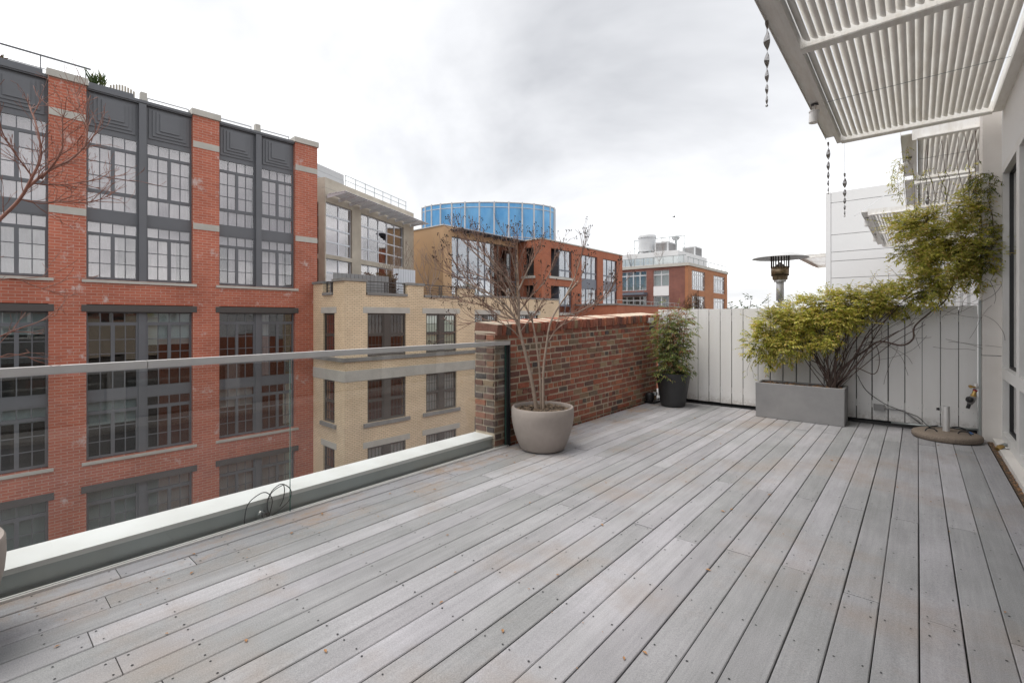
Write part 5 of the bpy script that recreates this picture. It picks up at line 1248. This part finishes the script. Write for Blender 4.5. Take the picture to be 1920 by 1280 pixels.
for (a, b, c, e_) in O1[:2]:
    gridwin(ob_, Po, T, [2.75, 3.75, 4.66], [c, c + .65, e_], 'blue_grey_metal', 'glass_blue', fw=.12); MB().box(2.68, 2.75, .1, 1.2, c, e_, T).build('balcony_screen', 'blue_grey_metal', ob_, world=False)
    q = MB()
    for k in range(11): q.box(1.36 + k * .12, 1.38 + k * .12, .06, .08, c, c + 1.0, T)
    q.box(1.34, 2.68, .05, .09, c + 1.0, c + 1.04, T); q.build('balcony_rail', 'steel_lintel', ob_, world=False)
    MB().box(1.0, 5.0, -.10, .38, c - .22, c - .001, T).build('sill', 'limestone', ob_, world=False); MB().box(.45, 1.95, -.10, .38, c - .22, c - .001, TO).build('sill', 'limestone', ob_, world=False)
    q = MB()
    for k in range(10): q.box(.64 + k * .12, .66 + k * .12, .06, .08, c, c + 1.0, TO)
    q.box(.63, 1.77, .05, .09, c + 1.0, c + 1.04, TO); q.build('balcony_rail', 'steel_lintel', ob_, world=False)
for a, b in ((6.38, 9.35), (10.53, 13.51)):
    w1, w2 = a + (b - a) * .33, a + (b - a) * .68
    gridwin(ob_, Po, T, [a, w1, w2, b], [5.19, 5.80, 7.52], 'blue_grey_metal', 'glass_blue', fw=.13); gridwin(ob_, Po, T, [a, w1, w2, b], [1.2, 4.28], 'blue_grey_metal', 'glass_blue', fw=.13)
    MB().box(a + .002, b - .002, .10, .3, 4.29, 5.18, T).build('spandrel', 'blue_grey_metal', ob_, world=False)
Po.close()
curtain(ob_, T, 6.4, 9.3, 5.2, 7.5, .5, 'curtain_white', .01, .4); curtain(ob_, T, 10.6, 13.4, 5.2, 7.5, .5, 'curtain_white', .01, .4); curtain(ob_, T, 10.6, 13.4, 1.2, 4.2, .5, 'curtain_white', .01, .4)
# lower wing with roof terrace
wm = MB().box(5.35, 20, -4.3, -.002, STREET, 2.55, T); wm.build('terrace_wing', 'orange_brick', ob_, world=False)
MB().box(5.28, 20, -4.38, -.003, 2.551, 2.68, T).build('wing_coping', 'dark_stone', ob_, world=False)
q = MB().box(5.3, 20, -4.34, -4.31, 3.0, 3.03, T).box(5.3, 5.33, -4.34, -.01, 3.0, 3.03, T)
for k in range(13): q.box(5.3 + k * 1.2, 5.33 + k * 1.2, -4.34, -4.31, 2.68, 3.0, T)
q.build('wing_rail', 'galvanised', ob_, world=False)
MB().box(5.30, 5.348, -1.75, -1.35, 1.35, 1.65, T).build('vent', 'limestone', ob_, world=False)
MB().box(5.7, 5.95, -.12, -.003, 3.5, 3.7, T).build('wall_lamp', 'black_plastic', ob_, world=False); MB().box(9.85, 10.1, -.12, -.003, 3.75, 4.0, T).build('wall_lamp', 'black_plastic', ob_, world=False)

# ================================================================ FAR BROWN BRICK BUILDING WITH PENTHOUSE
fb = thing('far_brick_building', 'far brick building, one face brown and one orange, with a white rooftop penthouse', 'building', (-22.794, 62.081, STREET), rad(90))
FR = [(1.45, 6.56, 5.2, 7.8), (1.45, 6.56, 1.8, 4.39), (10.25, 15.59, 5.11, 7.70), (10.25, 15.59, 1.8, 4.35)]
wm = MB(); wallcut(wm, T, 0, 16.82, STREET, 8.28, 0, .4, FR); wm.build('orange_wall', 'far_orange_brick', fb, world=False)
TF = ZF((0, 0), (0, 1), (1, 0))           # s' runs away from the street corner
FL = [(5.76, 9.9, 5.25, 7.93), (5.76, 9.9, 2.0, 4.48), (2.54, 4.75, 5.70, 7.89), (2.54, 4.75, 2.0, 4.42)]
wm = MB(); wallcut(wm, TF, .401, 20, STREET, 8.279, 0.0, .4, FL); wm.build('brown_wall', 'far_brown_brick', fb, world=False)  # this face is coloured darker and browner than the street face
MB().box(-.15, 16.9, -.15, .5, 8.281, 8.66, T).box(.501, 20, -.15, .5, 8.281, 8.66, TF).build('cornice', 'limestone', fb, world=False)
MB().box(.45, 16.5, 2.5, 2.55, STREET, 8.2, T).box(.45, 16.5, .45, 20, 8.0, 8.2, T).box(2.5, 2.55, 2.55, 20, STREET, 8.0, T).build('rooms', 'room_dark', fb, world=False)
Pf = Panes(fb, 150)
for (a, b, c, e_) in FR:
    n_ = 7; gridwin(fb, Pf, T, [a + (b - a) * k / n_ for k in range(n_ + 1)], [c, c + .5, e_ - .5, e_], 'light_metal', 'glass_blue', fw=.16)
for (a, b, c, e_) in FL[:2]: gridwin(fb, Pf, TF, [a, a + 1.0, a + 2.0, a + 3.0, b], [c, e_ - .6, e_], 'light_metal', 'glass_window', fw=.16)
gridwin(fb, Pf, TF, [2.54, 3.64, 4.75], [5.70, 7.3, 7.89], 'light_metal', 'glass_window', fw=.16); gridwin(fb, Pf, TF, [2.54, 3.64, 4.75], [2.0, 4.42], 'light_metal', 'glass_window', fw=.16)
Pf.close()
MB().box(2.56, 4.73, -.02, .2, 4.43, 5.69, TF).build('white_panel', 'white_render', fb, world=False)
MB().box(5.6, 10, -1.2, -.01, 4.6, 4.95, TF).build('balcony_floor', 'blue_grey_metal', fb, world=False)
q = MB().box(5.6, 10, -1.2, -1.17, 5.9, 5.95, TF)
for k in range(5): q.box(5.6 + k * 1.08, 5.66 + k * 1.08, -1.2, -1.17, 4.95, 5.9, TF)
q.build('balcony_rail', 'blue_grey_metal', fb, world=False)
curtain(fb, TF, 2.6, 4.7, 5.7, 7.8, .5, 'blind_grey', .01, .5, 'blind'); curtain(fb, TF, 5.8, 9.8, 5.3, 7.8, .6, 'blind_grey', .01, .5, 'blind')
for c, e_ in ((5.2, 7.8), (1.8, 4.3)): curtain(fb, T, 1.5, 6.5, c, e_, .5, 'curtain_white', .02, .6); curtain(fb, T, 10.3, 15.5, c, e_, .5, 'curtain_white', .02, .6)
MB().box(2.2, 14, 2.2, 16, 8.2, 10.75, T).build('penthouse', 'white_render', fb, world=False)
# glass guard round the roof terrace
q = MB()
for k in range(9): q.box(.6 + k * 1.4, .68 + k * 1.4, .12, .18, 8.66, 9.7, TF)
q.box(.3, 12, .10, .20, 9.68, 9.76, TF)
for k in range(9): q.box(.4 + k * 2.0, .48 + k * 2.0, .12, .18, 8.66, 9.5 - .04 * k, T)
q.box(.3, 16.6, .1, .2, 9.42, 9.5, T); q.build('guard_rail', 'galvanised', fb, world=False)
for k in range(8): panebox('guard_pane', 'glass_window', fb, TF, .7 + k * 1.4, 1.98 + k * 1.4, .14, .16, 8.8, 9.64)
fbw = lambda s, d, z: WM[fb.name] @ Vector(T(s, d, z))
def roofthing(name, label, cat, s, d, z, make, mat):
    r = thing(name, label, cat, tuple(fbw(s, d, z)), rad(90)); make(r); return r
def tank(r):
    MB().lathe([(0, 0), (1.25, 0), (1.25, 2.0), (1.32, 2.0), (1.32, 2.3), (1.2, 2.45), (0, 2.5)], 28).build('drum', 'light_metal', r, world=False, smooth=True, sharp=40)
    for k in range(4): MB().box(-1.0 + (k % 2) * 1.8, -.8 + (k % 2) * 1.8, -1 + (k // 2) * 1.8, -.8 + (k // 2) * 1.8, -.4, 0).build('foot', 'galvanised', r, world=False)
roofthing('roof_tank', 'round grey cooling tank on the penthouse roof', 'tank', 4.2, 7.6, 11.15, tank, None)
def acbox(r):
    MB().box(-1.5, 1.5, -1.0, 1.0, 0, 1.5).build('casing', 'light_metal', r, world=False); MB().box(-1.51, -1.50, -.8, .8, .2, 1.3).box(-1.3, 1.3, -1.012, -1.002, .2, 1.3).build('grille', 'cement', r, world=False)
roofthing('air_handler', 'grey boxy air handler near the round tank', 'air handler', 4.5, 4.9, 10.75, acbox, None)
roofthing('air_handler', 'beige boxy air handler at the penthouse corner', 'air handler', 11.5, 3.6, 10.75, acbox, None)
def dish(r):
    MB().tube([(0, 0, 0), (0, 0, 2.0)], .12, 8).build('mast', 'galvanised', r, world=False); MB().lathe([(0, 1.9), (.4, 2.0), (.6, 2.3), (.5, 2.6), (0, 2.75)], 16).build('cowl', 'light_metal', r, world=False, smooth=True)
roofthing('roof_vent', 'small cowled vent standing between the rooftop units', 'vent', 6.0, 4.0, 10.75, dish, None)
def rrail(r):
    q = MB()
    for k in range(8): q.box(-.05, .05, k * 1.1, k * 1.1 + .07, 0, 2.4)
    q.box(-.05, .05, 0, 7.8, 2.35, 2.45).box(-.05, .05, 0, 7.8, 1.2, 1.27).build('bars', 'galvanised', r, world=False)
roofthing('roof_guardrail', 'tall steel guardrail on the penthouse roof', 'railing', 5.2, 2.4, 10.76, rrail, None)
baretree(fbw(1.1, 8.6, 8.3), 3.2, 'left pale bare tree on the far penthouse terrace', seed=11, r0_=.05)
baretree(fbw(1.1, 4.4, 8.3), 3.4, 'right pale bare tree on the far penthouse terrace', seed=12, r0_=.05)
# low roofs right of the far building so the horizon is not bare
rng = random.Random(4)
for k, (x, y, w_, d_, h_, m_) in enumerate(((-13, 150, 14, 12, 2.2, 'far_orange_brick'), (2, 190, 18, 12, 3.0, 'far_brown_brick'), (-40, 210, 22, 14, 4, 'far_brown_brick'), (-75, 180, 20, 14, 5, 'concrete'))):
    r = thing('distant_house', ('low orange brick block just above the fence line', 'brown brick block far off behind the vine', 'brown brick block far behind the orange building', 'grey block far behind the blue drum')[k], 'building', (x, y, STREET))
    MB().box(x, x + w_, y, y + d_, STREET, h_).build('wall', m_, r); MB().box(x - .2, x + w_ + .2, y - .2, y + d_ + .2, h_ + .001, h_ + .4).build('coping', 'limestone', r)
# bird
bd = thing('bird', 'tiny dark bird gliding in the clouds above the far building', 'bird', (0, 0, 0))
bc = Vector((-.6494, .7604, 0)) * 60 + Vector((.7604, .6494, 0)) * (303 / 889 * 60) + UP * (1.34 + 190 / 889 * 60)
bd.location = bc; WM[bd.name] = Matrix.Translation(bc)
MB().tube([bc + RT * -.22, bc + RT * -.1, bc + RT * .08, bc + RT * .2 + UP * .01], [.01, .045, .05, .015], 8).build('body', 'black_plastic', bd, smooth=True)
for s_ in (-1, 1):
    m_ = MB(); r1 = FW * s_
    m_.add([tuple(bc + RT * v[0] + r1 * v[1] + UP * v[2]) for v in ((.07, .03, .02), (.10, .25, .10), (-.02, .48, .06), (-.10, .25, .09), (-.08, .03, .02), (.07, .03, .0), (.10, .25, .085), (-.02, .48, .055), (-.10, .25, .075), (-.08, .03, .0))],
           [(0, 1, 2, 3, 4), (9, 8, 7, 6, 5), (0, 5, 6, 1), (1, 6, 7, 2), (2, 7, 8, 3), (3, 8, 9, 4)]); m_.build('wing', 'black_plastic', bd)
